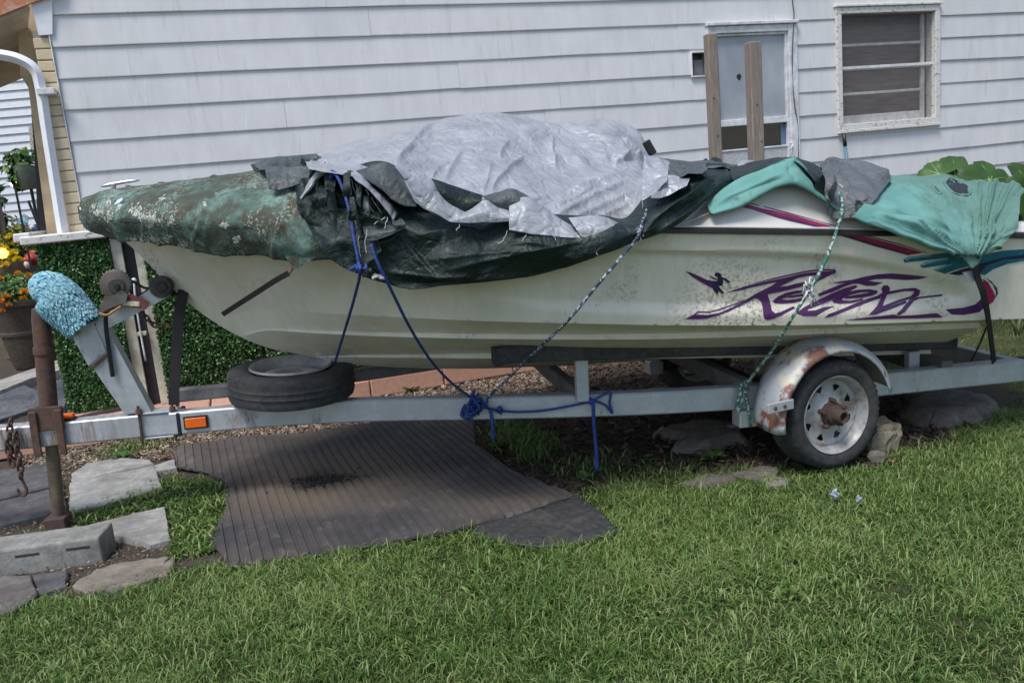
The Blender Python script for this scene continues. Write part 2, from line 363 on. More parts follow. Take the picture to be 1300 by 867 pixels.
def m_leaf(name, lo, mid, hi, tr=.25, rough=.5):
    m = NT(name); a = m.attr('rnd'); c = m.ramp(a, (0., lo), (.5, mid), (1., hi)); m.done(c, rough, 0, spec=.35)
    t = m.n('BsdfTranslucent'); m.l(c, t.inputs[0]); x = m.n('MixShader'); x.inputs[0].default_value = tr
    out = [q for q in m.t.nodes if q.type == 'OUTPUT_MATERIAL'][0]; m.l(m.b.outputs[0], x.inputs[1]); m.l(t.outputs[0], x.inputs[2]); m.l(x.outputs[0], out.inputs[0]); return m.m
def m_ground():
    m = NT('turf_and_soil'); d = m.attr('dirt'); f = m.noise(7, 6, .7); s = m.noise(70, 5, .75)
    turf = m.ramp(f, (.3, (.035, .045, .016)), (.7, (.085, .09, .038)))
    soil = m.ramp(s, (.3, (.045, .036, .028)), (.55, (.085, .068, .053)), (.78, (.16, .13, .105)))
    return m.done(m.mix(d, turf, soil), .95, 0, s, .8, .02, .15)
def m_rope(name, a, b, k=.5, sc=95):
    m = NT(name); v = m.vor(sc, 'F1', 'Color'); q = m.n('RGBToBW'); m.l(v, q.inputs[0])
    c = m.mix(m.ramp(q.outputs[0], (k-.03, 0.), (k+.03, 1.)), a, b); return m.done(c, .7, 0, m.noise(400, 2), .4, .002)
def m_emit(name, col, e):
    m = NT(name); m.b.inputs['Emission Color'].default_value = (*col, 1); m.b.inputs['Emission Strength'].default_value = e; return m.done(col, .4)
def m_glass(name, col=(.02, .02, .025), rough=.06):
    m = NT(name); f = m.noise(3, 3); return m.done(m.mix(f, col, tuple(c*1.8 for c in col)), rough, 0, spec=.6)
def thin_glass():
    m = NT('window_glass'); m.done(m.ramp(m.noise(2, 3), (.3, (.02, .02, .02)), (.7, (.04, .04, .04))), .04); t = m.n('BsdfTransparent'); x = m.n('MixShader'); x.inputs[0].default_value = .12
    out = [q for q in m.t.nodes if q.type == 'OUTPUT_MATERIAL'][0]; m.l(t.outputs[0], x.inputs[1]); m.l(m.b.outputs[0], x.inputs[2]); m.l(x.outputs[0], out.inputs[0]); return m.m
def m_screen():
    m = NT('insect_screen'); w = m.noise(4, 3); m.done(m.ramp(w, (.3, (.17, .165, .165)), (.7, (.22, .21, .21))), .8)
    t = m.n('BsdfTransparent'); x = m.n('MixShader'); x.inputs[0].default_value = .22
    out = [q for q in m.t.nodes if q.type == 'OUTPUT_MATERIAL'][0]; m.l(t.outputs[0], x.inputs[1]); m.l(m.b.outputs[0], x.inputs[2]); m.l(x.outputs[0], out.inputs[0]); return m.m
SIDING = m_siding(); PEEL = m_peel(); WOOD = m_wood(); GALV = m_galv(); RUST = m_rust(); GEL = m_gel(); SILVER = m_silver(); DARK = m_darktarp()
GREYT = m_darktarp('grey_worn_tarp', (.032, .042, .041), (.085, .098, .098), .5); AQUA = m_aqua(); BOWC = m_bowcover(); RUBBER = m_rubber(); TREAD = m_rubber('tyre_rubber', .022, .05, .8); MATM = m_mat()
CONC = m_concrete('pale_concrete', (.26, .255, .24), (.40, .395, .37)); CONCD = m_concrete('dark_paver', (.085, .083, .085), (.14, .135, .135)); BLOCK = m_concrete('cast_block', (.22, .215, .195), (.32, .315, .29))
SLATE = m_concrete('grey_flagstone', (.10, .105, .115), (.17, .175, .185)); STONE = m_concrete('tan_stone', (.17, .15, .11), (.30, .265, .19)); FLAT = m_concrete('brown_flat_rock', (.12, .105, .09), (.2, .175, .15))
PINK = m_brick('pink_brick', (.56, .33, .25), (.48, .27, .20)); TAN = m_brick('tan_brick', (.72, .60, .42), (.62, .51, .34)); MORTAR = simple('mortar', (.38, .34, .28), .95)
WHITE = simple('white_trim', (.60, .60, .61), .5, dirt=(.36, .35, .33, .5)); BLACKP = simple('black_plastic', (.012, .012, .013), .45, var=.4); WEB = simple('black_webbing', (.012, .011, .012), .8, scale=120, bs=.4)
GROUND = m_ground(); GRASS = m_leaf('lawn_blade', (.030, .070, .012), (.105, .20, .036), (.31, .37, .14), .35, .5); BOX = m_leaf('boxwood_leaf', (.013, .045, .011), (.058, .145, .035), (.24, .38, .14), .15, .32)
LEAF = m_leaf('broad_leaf', (.03, .07, .015), (.065, .14, .03), (.12, .21, .05), .2, .45); PETAL_O = m_leaf('orange_petal', (.55, .16, .005), (.75, .28, .01), (.85, .4, .02), .2, .6); PETAL_Y = m_leaf('yellow_petal', (.6, .42, .01), (.75, .58, .03), (.85, .72, .08), .2, .6)
CHIP = m_leaf('wood_chip', (.06, .042, .03), (.19, .14, .10), (.42, .34, .26), 0., .9); LITTER = m_leaf('leaf_litter', (.025, .017, .012), (.055, .038, .027), (.12, .085, .06), 0., .9)
ORANGE = simple('amber_lens', (.75, .13, .015), .25, var=.12); TERRA = m_rust('weathered_terracotta', (.035, .028, .02), (.09, .07, .048)); SOIL = simple('potting_soil', (.03, .022, .016), .95)
BLUEROPE = m_rope('blue_rope', (.010, .032, .15), (.016, .055, .23)); FLECK = m_rope('navy_white_rope', (.025, .04, .075), (.38, .42, .45), .62); GREENROPE = m_rope('green_white_rope', (.035, .14, .11), (.42, .47, .45), .62)
CHEN = m_leaf('blue_chenille', (.13, .33, .42), (.25, .49, .58), (.45, .68, .74), .1, .9)

# ------------------------------------------------------------------ ground
def lawn_edge(x): return np.interp(x, [-900, 0, 60, 140, 215, 290, 600, 740, 800, 900, 1000, 1060, 1130, 1200, 1240, 1300, 1500, 2600], [772, 772, 762, 744, 730, 716, 650, 626, 611, 605, 599, 594, 574, 560, 532, 505, 470, 420])
MATP = [(222, 578), (300, 562), (420, 546), (540, 530), (600, 530), (604, 568), (650, 600), (735, 632), (660, 656), (606, 668), (560, 681), (400, 706), (292, 722), (268, 690), (288, 650), (285, 612), (262, 602), (225, 596)]
MATP2 = [(606, 664), (735, 632), (760, 648), (786, 676), (740, 690), (690, 697), (640, 690), (600, 676)]
WEEDP = [(96, 668), (150, 630), (215, 606), (282, 612), (290, 650), (272, 700), (215, 712), (222, 660), (140, 655)]
BACKP = [(1112, 478), (1128, 428), (1180, 405), (1700, 370), (1900, 500), (1300, 500), (1225, 478)]
def lawn_mask(P):                                                  # 1 where turf grows
    q = topx(np.c_[P[:, :2], np.zeros(len(P))]); e = q[:, 1]-lawn_edge(q[:, 0])-8*fbm(P[:, 0]*5, P[:, 1]*5, None, 3, 5)
    m = sst(-6, 6, e); front = P[:, 1] > .1
    m = np.maximum(m, inpoly(q, BACKP)*(P[:, 1] > 4)*.9); m = np.where(front, m, 1.)
    m[inpoly(q, MATP) | inpoly(q, MATP2)] = 0
    return m
xs = np.r_[-60, -40, -25, -15, -9, np.arange(-6, 7.01, .06), 9, 14, 20, 30, 60]; ys = np.r_[-60, -30, -12, -5, -2, np.arange(0, 9.51, .06), 11, 14, 20, 30, 60]
GX, GY = np.meshgrid(xs, ys, indexing='ij'); gp = np.c_[GX.ravel(), GY.ravel()]
def gz(x, y): return np.where((np.abs(x) < 7) & (y > -1) & (y < 9.5), .012*fbm(np.asarray(x)*1.3, np.asarray(y)*1.3, None, 3, 3), 0)-.012
lm = lawn_mask(gp); far = (np.abs(gp[:, 0]) > 7) | (gp[:, 1] > 9.6); dirt = np.where(far, .1, 1-lm)
gv = np.c_[gp, gz(gp[:, 0], gp[:, 1])]; ny = len(ys)
gf = [(i*ny+j, (i+1)*ny+j, (i+1)*ny+j+1, i*ny+j+1) for i in range(len(xs)-1) for j in range(ny-1)]
tag(big('ground', gv, gf, 4, GROUND, None, {'dirt': dirt}, True), kind='structure')

# ------------------------------------------------------------------ house
house = thing('house', 'white lap sided house behind the boat with two windows', 'house', HF.p(3, -.1, 0))
A0 = -.885; Z1 = 2.797; EXP = .203
hl = lambda x, y, o=0.: HF.loc(HF.px(x, y, o))
W1 = (hl(901, 100)[0], hl(1008, 100)[0], hl(950, 35)[2]-1.5, hl(950, 33)[2]); W2 = (hl(1060, 90)[0], hl(1190, 90)[0], hl(1125, 161)[2], hl(1125, 9)[2])
VB = (hl(877, 82)[0], hl(895, 82)[0], hl(885, 97)[2], hl(885, 68)[2])
def clip(rects, hole):
    out = []; h0, h1, k0, k1 = hole
    for a0, a1, z0, z1 in rects:
        if h1 <= a0 or h0 >= a1 or k1 <= z0 or k0 >= z1: out.append((a0, a1, z0, z1)); continue
        if h0 > a0: out.append((a0, h0, z0, z1))
        if h1 < a1: out.append((h1, a1, z0, z1))
        b0, b1 = max(a0, h0), min(a1, h1)
        if k1 < z1: out.append((b0, b1, k1, z1))
        if k0 > z0: out.append((b0, b1, z0, k0))
    return [r for r in out if r[1]-r[0] > .01 and r[3]-r[2] > .008]
rg = random.Random(3)
for i in range(-3, 12):
    zb = Z1-EXP*i; zt = zb+EXP; cuts = [A0]+sorted(rg.uniform(.1, 10) for _ in range(3))+[11.5]
    joint = [A0]
    for c in cuts[1:]:
        if c-joint[-1] > 1.3: joint.append(c)
    joint[-1] = 11.5
    for a0, a1 in zip(joint, joint[1:]):
        po = rg.uniform(-.0012, .0022)
        for r in clip(clip(clip([(a0+.0009, a1-.0009, zb, zt)], W1), W2), VB):
            th = lambda z: .003+po+.0115*(zt-z)/EXP+rg.uniform(-.001, .001)
            n = max(2, int((r[1]-r[0])/.5)); A = np.linspace(r[0], r[1], n+1); sag = [.0025*math.sin(a*1.7+i)+rg.uniform(-.0012, .0012) for a in A]
            lift = .012 if r[3] == zt else 0
            prof = lambda a, s: [HF.p(a, -.012, r[2]+s), HF.p(a, th(r[2]), r[2]+s), HF.p(a, th(r[2])+.0012, r[2]+.006+s), HF.p(a, th(r[3]), r[3]+lift), HF.p(a, -.012, r[3]+lift)]
            V = [q for a, s in zip(A, sag) for q in prof(a, s)]; F = [(k*5+j, k*5+(j+1) % 5, (k+1)*5+(j+1) % 5, (k+1)*5+j) for k in range(n) for j in range(5)]+[(0, 1, 2, 3, 4), tuple(n*5+j for j in (4, 3, 2, 1, 0))]
            new('siding_board', V, F, SIDING, house)
def hbox(name, r, o0, o1, mat, parent=house, bev=.003): return new(name, *box(HF, r[0], r[1], o0, o1, r[2], r[3], bev), mat, parent)
wb = MB()                                                          # sheathing behind the boards, open at the windows
for r in clip(clip(clip([(A0+.01, 11.5, .05, Z1+EXP*4)], W1), W2), VB): wb.add(*box(HF, r[0], r[1], -.2, -.0125, r[2], r[3]))
wb.new('wall_core', simple('grey_sheathing', (.2, .2, .2), .9), house)
hbox('foundation', (A0+.02, 11.5, -.1, Z1-EXP*11-.004), -.2, -.02, m_concrete('foundation_block', (.2, .195, .185), (.3, .29, .275)))
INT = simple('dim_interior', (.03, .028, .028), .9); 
# window on the left: tall frame, film over the upper pane
a0, a1, z0, z1 = W1; w = MB()
for r in ((a0-.02, a0+.055, z0, z1), (a1-.07, a1+.02, z0, z1), (a0+.0555, a1-.0705, z1-.06, z1-.001)): w.add(*box(HF, r[0], r[1], -.1, .034, r[2], r[3], .004))
w.add(*box(HF, a0-.03, a1+.03, -.05, .055, z1+.001, z1+.028, .004)); win1 = w.new('window', WHITE, house)
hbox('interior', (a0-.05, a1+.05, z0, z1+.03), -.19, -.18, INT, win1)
zr = hl(955, 155)[2]; gl0, gl1 = a0+.056, a1-.071
for r, nm in (((gl0, gl0+.02, z0, z1-.061), 'stile'), ((gl1-.02, gl1, z0, z1-.061), 'stile'), ((gl0+.0205, gl1-.0205, z1-.081, z1-.0615), 'top_rail'), ((gl0+.0205, gl1-.0205, zr-.025, zr+.03), 'meeting_rail')): hbox(nm, r, -.03, .016, WHITE, win1)
film = NT('cloudy_film'); ff = film.noise(3.2, 5, .6, (1, 1, .5)); FILM = film.done(film.ramp(ff, (.35, (.26, .28, .31)), (.7, (.40, .42, .45))), .32, 0, film.noise(7, 3), .15, .01)
hbox('film_pane', (gl0+.02, gl1-.02, zr+.03, z1-.081), -.016, -.01, FILM, win1, 0)
hbox('lower_pane', (gl0+.02, gl1-.02, zr-.28, zr-.025), -.024, -.019, m_glass('dark_pane', (.016, .014, .014)), win1, 0)
hbox('inner_blue_sash', (gl1-.075, gl1-.021, zr-.275, zr-.04), -.018, -.012, simple('blue_sash', (.10, .15, .22), .5), win1, .002)
hbox('bottom_ledge', (gl0+.021, gl1-.021, zr-.235, zr-.22), -.0185, .004, WHITE, win1, .002)
hbox('perforated_panel', (gl0+.021, gl1-.021, zr-.5, zr-.236), -.015, -.004, simple('perforated_white', (.42, .42, .43), .7, scale=140, var=.5), win1, 0)
p = hl(938, 98, -.01); ring = [HF.p(p[0]+.021*math.cos(t)*(1+.2*math.sin(3*t)), -.006, p[2]+.024*math.sin(t)*(1+.15*math.cos(5*t))) for t in np.linspace(0, 6.28, 15)[:-1]]
new('patch', *prism(ring, [q-HF.V*.003 for q in ring]), BLACKP, win1)
# window on the right: peeling casing, sashes behind an insect screen
a0, a1, z0, z1 = W2; w = MB(); c = .055
for r in ((a0, a0+c, z0+.05, z1-c), (a1-c, a1, z0+.05, z1-c), (a0, a1, z1-c+.0005, z1), (a0, a1, z0, z0+.0495)): w.add(*box(HF, r[0], r[1], -.08, .036, r[2], r[3], .004))
w.add(*box(HF, a0-.012, a1+.012, -.03, .052, z1+.001, z1+.022, .004)); w.add(*box(HF, a0+.0, a1-.0, -.03, .046, z0-.03, z0-.001, .004)); win2 = w.new('window', PEEL, house)
b0, b1, y0, y1 = a0+c+.001, a1-c-.001, z0+.051, z1-c-.001; zm = hl(1125, 84)[2]
bl = NT('brown_blind'); bw = bl.noise(4, 4, .6, (1, 1, 14)); hbox('blind', (b0-.05, b1+.05, y0-.05, y1+.05), -.19, -.18, bl.done(bl.ramp(bw, (.35, (.16, .11, .09)), (.7, (.42, .29, .24))), .9), win2, 0)
PANE = thin_glass(); SASH = simple('greyed_sash', (.80, .78, .74), .6, dirt=(.3, .28, .25, .6))
for r, o in (((b0, b0+.018, y0, zm), -.05), ((b1-.085, b1-.045, y0, zm), -.05), ((b1-.055, b1-.02, zm, y1), -.075), ((b0, b1-.086, y0, y0+.075), -.052), ((b0, b1, zm-.022, zm+.012), -.03), ((b0, b1-.06, hl(1125, 54)[2]-.012, hl(1125, 54)[2]+.012), -.078), ((b0+.019, b1-.09, hl(1125, 116)[2]-.012, hl(1125, 116)[2]+.012), -.055)): hbox('sash_bar', r, o-.025, o, SASH, win2)
for r, o in (((b0+.02, b1-.09, y0+.076, zm-.023), -.066), ((b0+.002, b1-.06, zm+.013, y1-.002), -.092)):
    hbox('pane', r, o-.003, o, PANE, win2, 0)
hbox('screen', (b0+.001, b1-.001, y0+.001, y1-.001), -.012, -.011, m_screen(), win2, 0)
hbox('screen_bar', (b0+.001, b1-.001, zm-.012, zm+.012), -.0105, -.002, WHITE, win2, .002)
# vent, cable
vb = MB(); a0, a1, z0, z1 = VB
for r in ((a0-.012, a0, z0-.012, z1+.012), (a1, a1+.012, z0-.012, z1+.012), (a0+.0005, a1-.0005, z1, z1+.012), (a0+.0005, a1-.0005, z0-.012, z0)): vb.add(*box(HF, r[0], r[1], -.05, .03, r[2], r[3], .002))
vent = vb.new('wall_vent', WHITE, house); hbox('opening', VB, -.055, -.05, BLACKP, vent, 0); hbox('flap', (a0+.04, a1-.004, z0, z1-.05), -.045, -.02, simple('grey_flap', (.15, .15, .155), .5), vent)
cp = [HF.px(x, y, .03+.012*(k % 2)) for k, (x, y) in enumerate([(1005, -60), (1006, 0), (1008, 20), (1006, 60), (1006, 100), (1009, 135), (1013, 165), (1013.5, 230)])]
new('cable', *tube(cr1(cp, 40), .005, 6), simple('grey_cable', (.10, .10, .105), .5), house, True)
k = hl(1004, 186, .04); new('latch', *tube(cr1([HF.p(k[0]-.02, .04, k[2]-.03), HF.p(k[0], .05, k[2]-.01), HF.p(k[0]+.015, .045, k[2]+.02), HF.p(k[0]-.01, .04, k[2]+.03)], 14), .007, 6), WHITE, win1, True)
# brick return at the corner
mb = MB(); mb.add(*box(HF, A0-.105, A0-.012, -.29, -.006, .55, 2.70)); mb.new('mortar_core', MORTAR, house)
bv = bpy.data.meshes.new('brick'); V, F = box(WF, -.0485, .0485, -.1, .006, -.0332, .0332, .006); bv.from_pydata([tuple(q) for q in V], [], F); bv.materials.append(TAN); bv.update()
rot = Matrix((( _t[0], _nn[0], 0), (_t[1], _nn[1], 0), (0, 0, 1))).to_4x4()
bv.transform(Matrix.Scale(-1, 4, (0, 1, 0))); bv.flip_normals()
zz = .62; kk = 0
while zz < 2.69:
    o = bpy.data.objects.new('brick', bv); COL.objects.link(o); hang(o, house); P = HF.p(A0-.058+rg.uniform(-.002, .002), .0+rg.uniform(-.003, .004), zz); o.matrix_basis = Matrix.Translation(Vector(P)) @ rot @ Matrix.Rotation(R_(rg.uniform(-1, 1)), 4, 'Y')
    zz += .0715; kk += 1
hbox('corner_strip', (A0-.010, A0-.001, .55, 2.9), -.02, .026, WHITE)
cbx = [HF.px(x, y, .03) for x, y in ((36, -30), (66, -30), (66.5, 44), (49, 45), (40, 8))]; new('corner_box', *prism(cbx, [q-HF.V*.25 for q in cbx]), simple('clean_white_trim', (.72, .72, .74), .5, var=.05), house)
bw_ = [HF.px(x, y, -.30) for x, y in ((20, -10), (70, -10), (100, 330), (64, 330), (36, 112), (26, 96))]; new('porch_wall', *prism(bw_, [q-HF.V*.06 for q in bw_]), simple('tan_porch_wall', (.50, .39, .25), .8, scale=6, dirt=(.25, .16, .09, .6)), house)
# eave over the front: soffit, fascia, downspout
fa = [HF.px(x, y, .06) for x, y in ((-160, 52), (0, 20), (40, 4), (75, -8), (75, -60), (-160, -10))]; new('fascia', *prism(fa, [q-HF.V*.03 for q in fa]), simple('orange_fascia', (.46, .16, .075), .6, dirt=(.55, .45, .38, .8), scale=40), house)
SOFF = simple('beige_soffit', (.62, .54, .43), .8, dirt=(.2, .14, .08, .6), scale=5)
so = [HF.px(x, y, .02) for x, y in ((-200, 62), (-80, 40), (0, 23), (37, 9))]; sb_ = [HF.px(x, y, -1.3) for x, y in ((-260, 190), (-100, 140), (0, 110), (28, 98))]
new('soffit', *grid(np.array([so, sb_])), SOFF, house)
mod_solid(bpy.data.objects['soffit'], .02)
fr_ = [HF.px(x, y, -.45) for x, y in ((32, 60), (60, 60), (84, 300), (70, 300))]; new('porch_jamb', *prism(fr_, [q-HF.V*.9 for q in fr_]), simple('brown_jamb', (.36, .23, .13), .7, scale=8, dirt=(.12, .08, .05, .6)), house)
dk = [HF.px(x, y, -.5) for x, y in ((38, 118), (45, 118), (62, 290), (50, 290))]; new('door_edge', *prism(dk, [q-HF.V*.5 for q in dk]), simple('dark_door', (.03, .025, .024), .6), house)
dp = [HF.px(x, y, .05) for x, y in ((-60, 62), (0, 70), (25, 76), (43, 88), (51, 110), (60, 170), (80, 297))]
ds = cr1(dp, 40); V, F = tube(ds, .034, 4); new('downspout', V, F, bpy.data.materials['clean_white_trim'], house)
for x, y in ((56, 116),): q = HF.px(x, y, .1); l = HF.loc(q); new('strap', *box(HF, l[0]-.045, l[0]+.06, -.002, .1, l[2]-.02, l[2]+.02, .003), WHITE, house)
# ledge with a white cap, faux boxwood panels standing on the brick edging
HO = .16
l0 = hl(50, 293, HO); l1 = hl(150, 296, HO); cap = MB()
cap.add(*box(HF, l0[0]-.12, l1[0]+.5, -.25, HO+.03, l1[2]-.02, l1[2]+.035, .008)); cap.add(*box(HF, l0[0]-.16, l0[0]-.06, -1.1, HO+.0, l1[2]+.0, l1[2]+.06, .008)); cap.new('ledge_cap', PEEL, house)
def leaves(n, lo, hi, fr, size, seed, tilt=.9, dens=None):
    rg_ = np.random.default_rng(seed); Q = lo+(hi-lo)*rg_.random((n, 3))
    if dens is not None: Q = Q[dens(Q)]
    n = len(Q); N = np.array([0, 1, .35])+rg_.normal(size=(n, 3))*tilt; N /= np.linalg.norm(N, axis=1)[:, None]
    T = rg_.normal(size=(n, 3)); T -= N*(T*N).sum(1)[:, None]; T /= np.linalg.norm(T, axis=1)[:, None]; S = np.cross(N, T); L = size*(.6+.8*rg_.random(n))[:, None]
    v = np.stack([Q-T*L*.5, Q+S*L*.33+N*L*.08, Q+T*L*.5, Q-S*L*.33+N*L*.08], 1).reshape(-1, 3)
    W = fr.O+v[:, :1]*fr.U+v[:, 1:2]*fr.V+v[:, 2:]*fr.W; i = np.arange(n)[:, None]*4
    tri = np.concatenate([i+[0, 1, 2], i+[0, 2, 3]], 1); r = np.repeat(np.clip(rg_.beta(1.6, 2.6, n), 0, 1), 4); return W, tri, r
def hedge(name, label, ax0, ax1, z0, z1, n, seed):
    t = thing(name, label, 'hedge panel', HF.p((ax0+ax1)/2, HO, z0), 'faux boxwood panels along the house wall')
    new('backing', *box(HF, ax0+.01, ax1-.01, HO-.07, HO-.035, z0, z1-.01), simple('dark_green_mesh', (.008, .02, .006), .9), t)
    def wavy(Q): return Q[:, 1] < HO+.03*fbm(Q[:, 0]*9, Q[:, 2]*9, None, 3, seed)+.004
    W_, f, r = leaves(n, np.array([ax0-.01, HO-.04, z0]), np.array([ax1+.01, HO+.02, z1+.012]), HF, .019, seed, .8, wavy)
    tag(big('leaves', W_, f, 3, BOX, t, {'rnd': r}), kind='stuff'); return t
zt = l1[2]-.022; zb = .175
h1a, h1b = hl(64, 400, HO)[0], hl(152, 400, HO)[0]; h2a, h2b = hl(200, 420, HO)[0], hl(470, 420, HO)[0]
hedge('boxwood_panel', 'faux boxwood panel under the white ledge, behind the blue mitt', h1a, h1b, zb, zt, 26000, 11)
hedge('boxwood_panel', 'long faux boxwood panel under the boat bow behind the spare tyre', h2a, h2b+.5, zb, zt-.05, 52000, 12)
fence = thing('picket_fence_gate', 'narrow cream gate with upright slats between the two boxwood panels', 'gate', HF.p((h1b+h2a)/2, HO, .12))
CREAM = simple('cream_paint', (.50, .47, .37), .6, dirt=(.3, .26, .18, .6)); gw = h2a-h1b
for k, (f0, f1) in enumerate(((.06, .38), (.72, .98))): new('slat', *box(HF, h1b+gw*f0, h1b+gw*f1, HO-.06, HO-.035, .14, zt-.01, .003), CREAM, fence)
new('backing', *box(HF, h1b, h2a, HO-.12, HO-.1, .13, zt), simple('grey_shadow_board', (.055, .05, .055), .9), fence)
fp = [HF.px(x, y, HO+.03) for x, y in ((170, 356), (172, 380), (178, 420), (185, 458))]; new('bolt_rod', *tube(cr1(fp, 12), .007, 8), WHITE, fence, True)
sp = HF.loc(fp[0]); V, F = lathe([(.001, .018), (.012, .014), (.018, 0), (.012, -.014), (.001, -.018)], 12, Fr(fp[0], HF.U, HF.W, HF.V)); new('knob', V, F, WHITE, fence, True)
l = hl(180, 424, HO+.02); new('rail_bracket', *box(HF, l[0]-.03, l[0]+.03, HO-.034, HO+.025, l[2]-.012, l[2]+.012, .003), CREAM, fence)

# ------------------------------------------------------------------ paved edge and neighbour, porch things
edge = thing('brick_edging', 'pink brick edging on the ground along the foot of the house', 'edging', HF.p(1, .2, 0))
ev = bpy.data.meshes.new('brick'); V, F = box(HF, -.272, .272, -.21, .21, 0, .14, .010, 2); V = [np.array(v)-HF.O for v in V]; ev.from_pydata([tuple(q) for q in V], [], F); ev.materials.append(PINK); ev.update()
k = -2.2
while k < 4.8:
    o = bpy.data.objects.new('brick', ev); COL.objects.link(o); hang(o, edge); o.matrix_basis = Matrix.Translation(Vector(HF.p(k, .20+rg.uniform(-.008, .008), rg.uniform(-.006, .004)))) @ Matrix.Rotation(R_(rg.uniform(-.8, .8)), 4, 'Z'); k += .552
neigh = thing('neighbour_house', 'white vinyl sided neighbouring house glimpsed past the porch', 'house', (-7.5, 12, 0))
VIN = simple('white_vinyl', (.60, .61, .63), .5, var=.06); NF = Fr((-9, 12.2, 0), (math.cos(R_(4)), math.sin(R_(4)), 0), (math.sin(R_(4)), -math.cos(R_(4)), 0), (0, 0, 1))
new('wall_core', *box(NF, -1, 5, -.25, -.03, -.1, 5), VIN, neigh)
vb = bpy.data.meshes.new('siding_board'); vb.from_pydata([tuple(q) for q in [(-1, 0, 0), (5, 0, 0), (5, -.022, 0), (-1, -.022, 0), (-1, 0, .118), (5, 0, .118)]], [], [(3, 2, 5, 4), (0, 1, 2, 3)]); vb.materials.append(VIN); vb.update()
for i in range(40):
    o = bpy.data.objects.new('siding_board', vb); COL.objects.link(o); hang(o, neigh); o.matrix_basis = Matrix.Translation(Vector(NF.p(0, 0, .3+i*.118))) @ Matrix.Rotation(R_(4), 4, 'Z')
new('corner_trim', *box(NF, 3.52, 3.66, .03, .06, 0, 3.0, .004), WHITE, neigh)

# ------------------------------------------------------------------ trailer
tr = thing('boat_trailer', 'galvanised steel boat trailer carrying the covered boat', 'boat trailer', BT.p(2.5, 0, -.45))
def tb(name, a0, a1, b0, b1, c0, c1, mat=GALV, bev=.006, parent=tr): return new(name, *box(BT, a0, a1, b0, b1, c0, c1, bev, 2), mat, parent)
def sweep(name, path, hw, h0, h1, mat, parent=tr):                 # rectangular beam along a path in the trailer plane (s, v)
    P = np.array(path, float); T = np.gradient(P, axis=0); T /= np.linalg.norm(T, axis=1)[:, None]; N = np.c_[-T[:, 1], T[:, 0]]; V = []; e = .007
    sec = [(-hw, h0+e), (-hw+e, h0), (hw-e, h0), (hw, h0+e), (hw, h1-e), (hw-e, h1), (-hw+e, h1), (-hw, h1-e)]
    for p, n in zip(P, N): V += [BT.p(p[0]+n[0]*q, p[1]+n[1]*q, w) for q, w in sec]
    F = [(i*8+k, i*8+(k+1) % 8, (i+1)*8+(k+1) % 8, (i+1)*8+k) for i in range(len(P)-1) for k in range(8)]+[tuple(range(8))[::-1], tuple(len(V)-8+k for k in range(8))]
    return new(name, V, F, mat, parent)
GALVD = m_rust('stained_galvanised', (.10, .098, .095), (.19, .185, .18), .7)
tong = sweep('tongue', [(-.75, 0), (0, 0), (.60, 0)], .045, -.112, 0, GALV)
sv = pch([.55, .75, 1.0, 1.4, 2.0, 2.6, 3.0, 3.4, 4.0, 4.9], [-.035, -.04, -.055, -.12, -.30, -.47, -.555, -.60, -.61, -.61]); ss = np.linspace(.55, 4.80, 60)
sweep('side_rail', np.c_[ss, sv(ss)], .038, -.108, .004, GALV); sweep('side_rail', np.c_[ss, -sv(ss)], .030, .035, .10, GALVD)
for s in (2.5, 3.28, 4.35): h = -float(sv(s))+.03; sweep('crossmember', [(s, -h), (s, 0), (s, h)], .03, -.05, .035, GALVD)
CARPET = m_rubber('bunk_carpet', .028, .06, .95)
for v in (-.52, .52):
    b = sweep('bunk', [(2.08, v), (2.16, v), (3, v), (4.0, v), (4.46, v)], .05, .02, .1, CARPET)
    V = np.array([x.co for x in b.data.vertices]); L = np.array([BT.loc(q) for q in V]); L[:, 2] += np.interp(L[:, 0], [2.08, 2.16, 3, 4.46], [.175, .185, .14, .055]); b.data.vertices.foreach_set('co', np.array([BT.p(*q) for q in L]).ravel())
    for s, h in ((2.5, .2), (4.25, .075)): new('bunk_bracket', *box(BT, s-.03, s+.03, v-.01 if v < 0 else v-.035, v+.035 if v < 0 else v+.01, -.02, h, .004), GALV, tr)
# collar and clamp plates where the rails meet the tongue
tb('clamp_plate', .40, .58, -.052, .052, .0015, .010); tb('clamp_plate', .40, .58, -.052, .052, -.122, -.1135)
for s in (.41, .565): 
    for v in (-.0495, .0495): new('clamp_bolt', *tube([BT.p(s, v*1.12, -.14), BT.p(s, v*1.12, .05)], .007, 8), RUST, tr)
for s in (.41, .565): new('clamp_nut', *tube([BT.p(s, -.055, .0105), BT.p(s, -.055, .032)], [.017, .012], 6), RUST, tr)
tb('rail_end_block', .58, .60, -.078, .078, -.115, .002, BLACKP)
def marker(a0, a1, b, c0, c1, top=False):
    o = tb('marker_light', a0, a1, b-.010, b-.001, c0, c1, BLACKP, .002); new('lens', *box(BT, a0+.008, a1-.008, b-.017, b-.0105, c0+.008, c1-.008, .002), ORANGE, o)
marker(.615, .728, -.079, -.082, -.018)
o = tb('marker_light', .01, .11, -.03, .03, .003, .010, BLACKP, .002); new('lens', *box(BT, .015, .105, -.025, .025, .0105, .032, .008, 2), ORANGE, o)
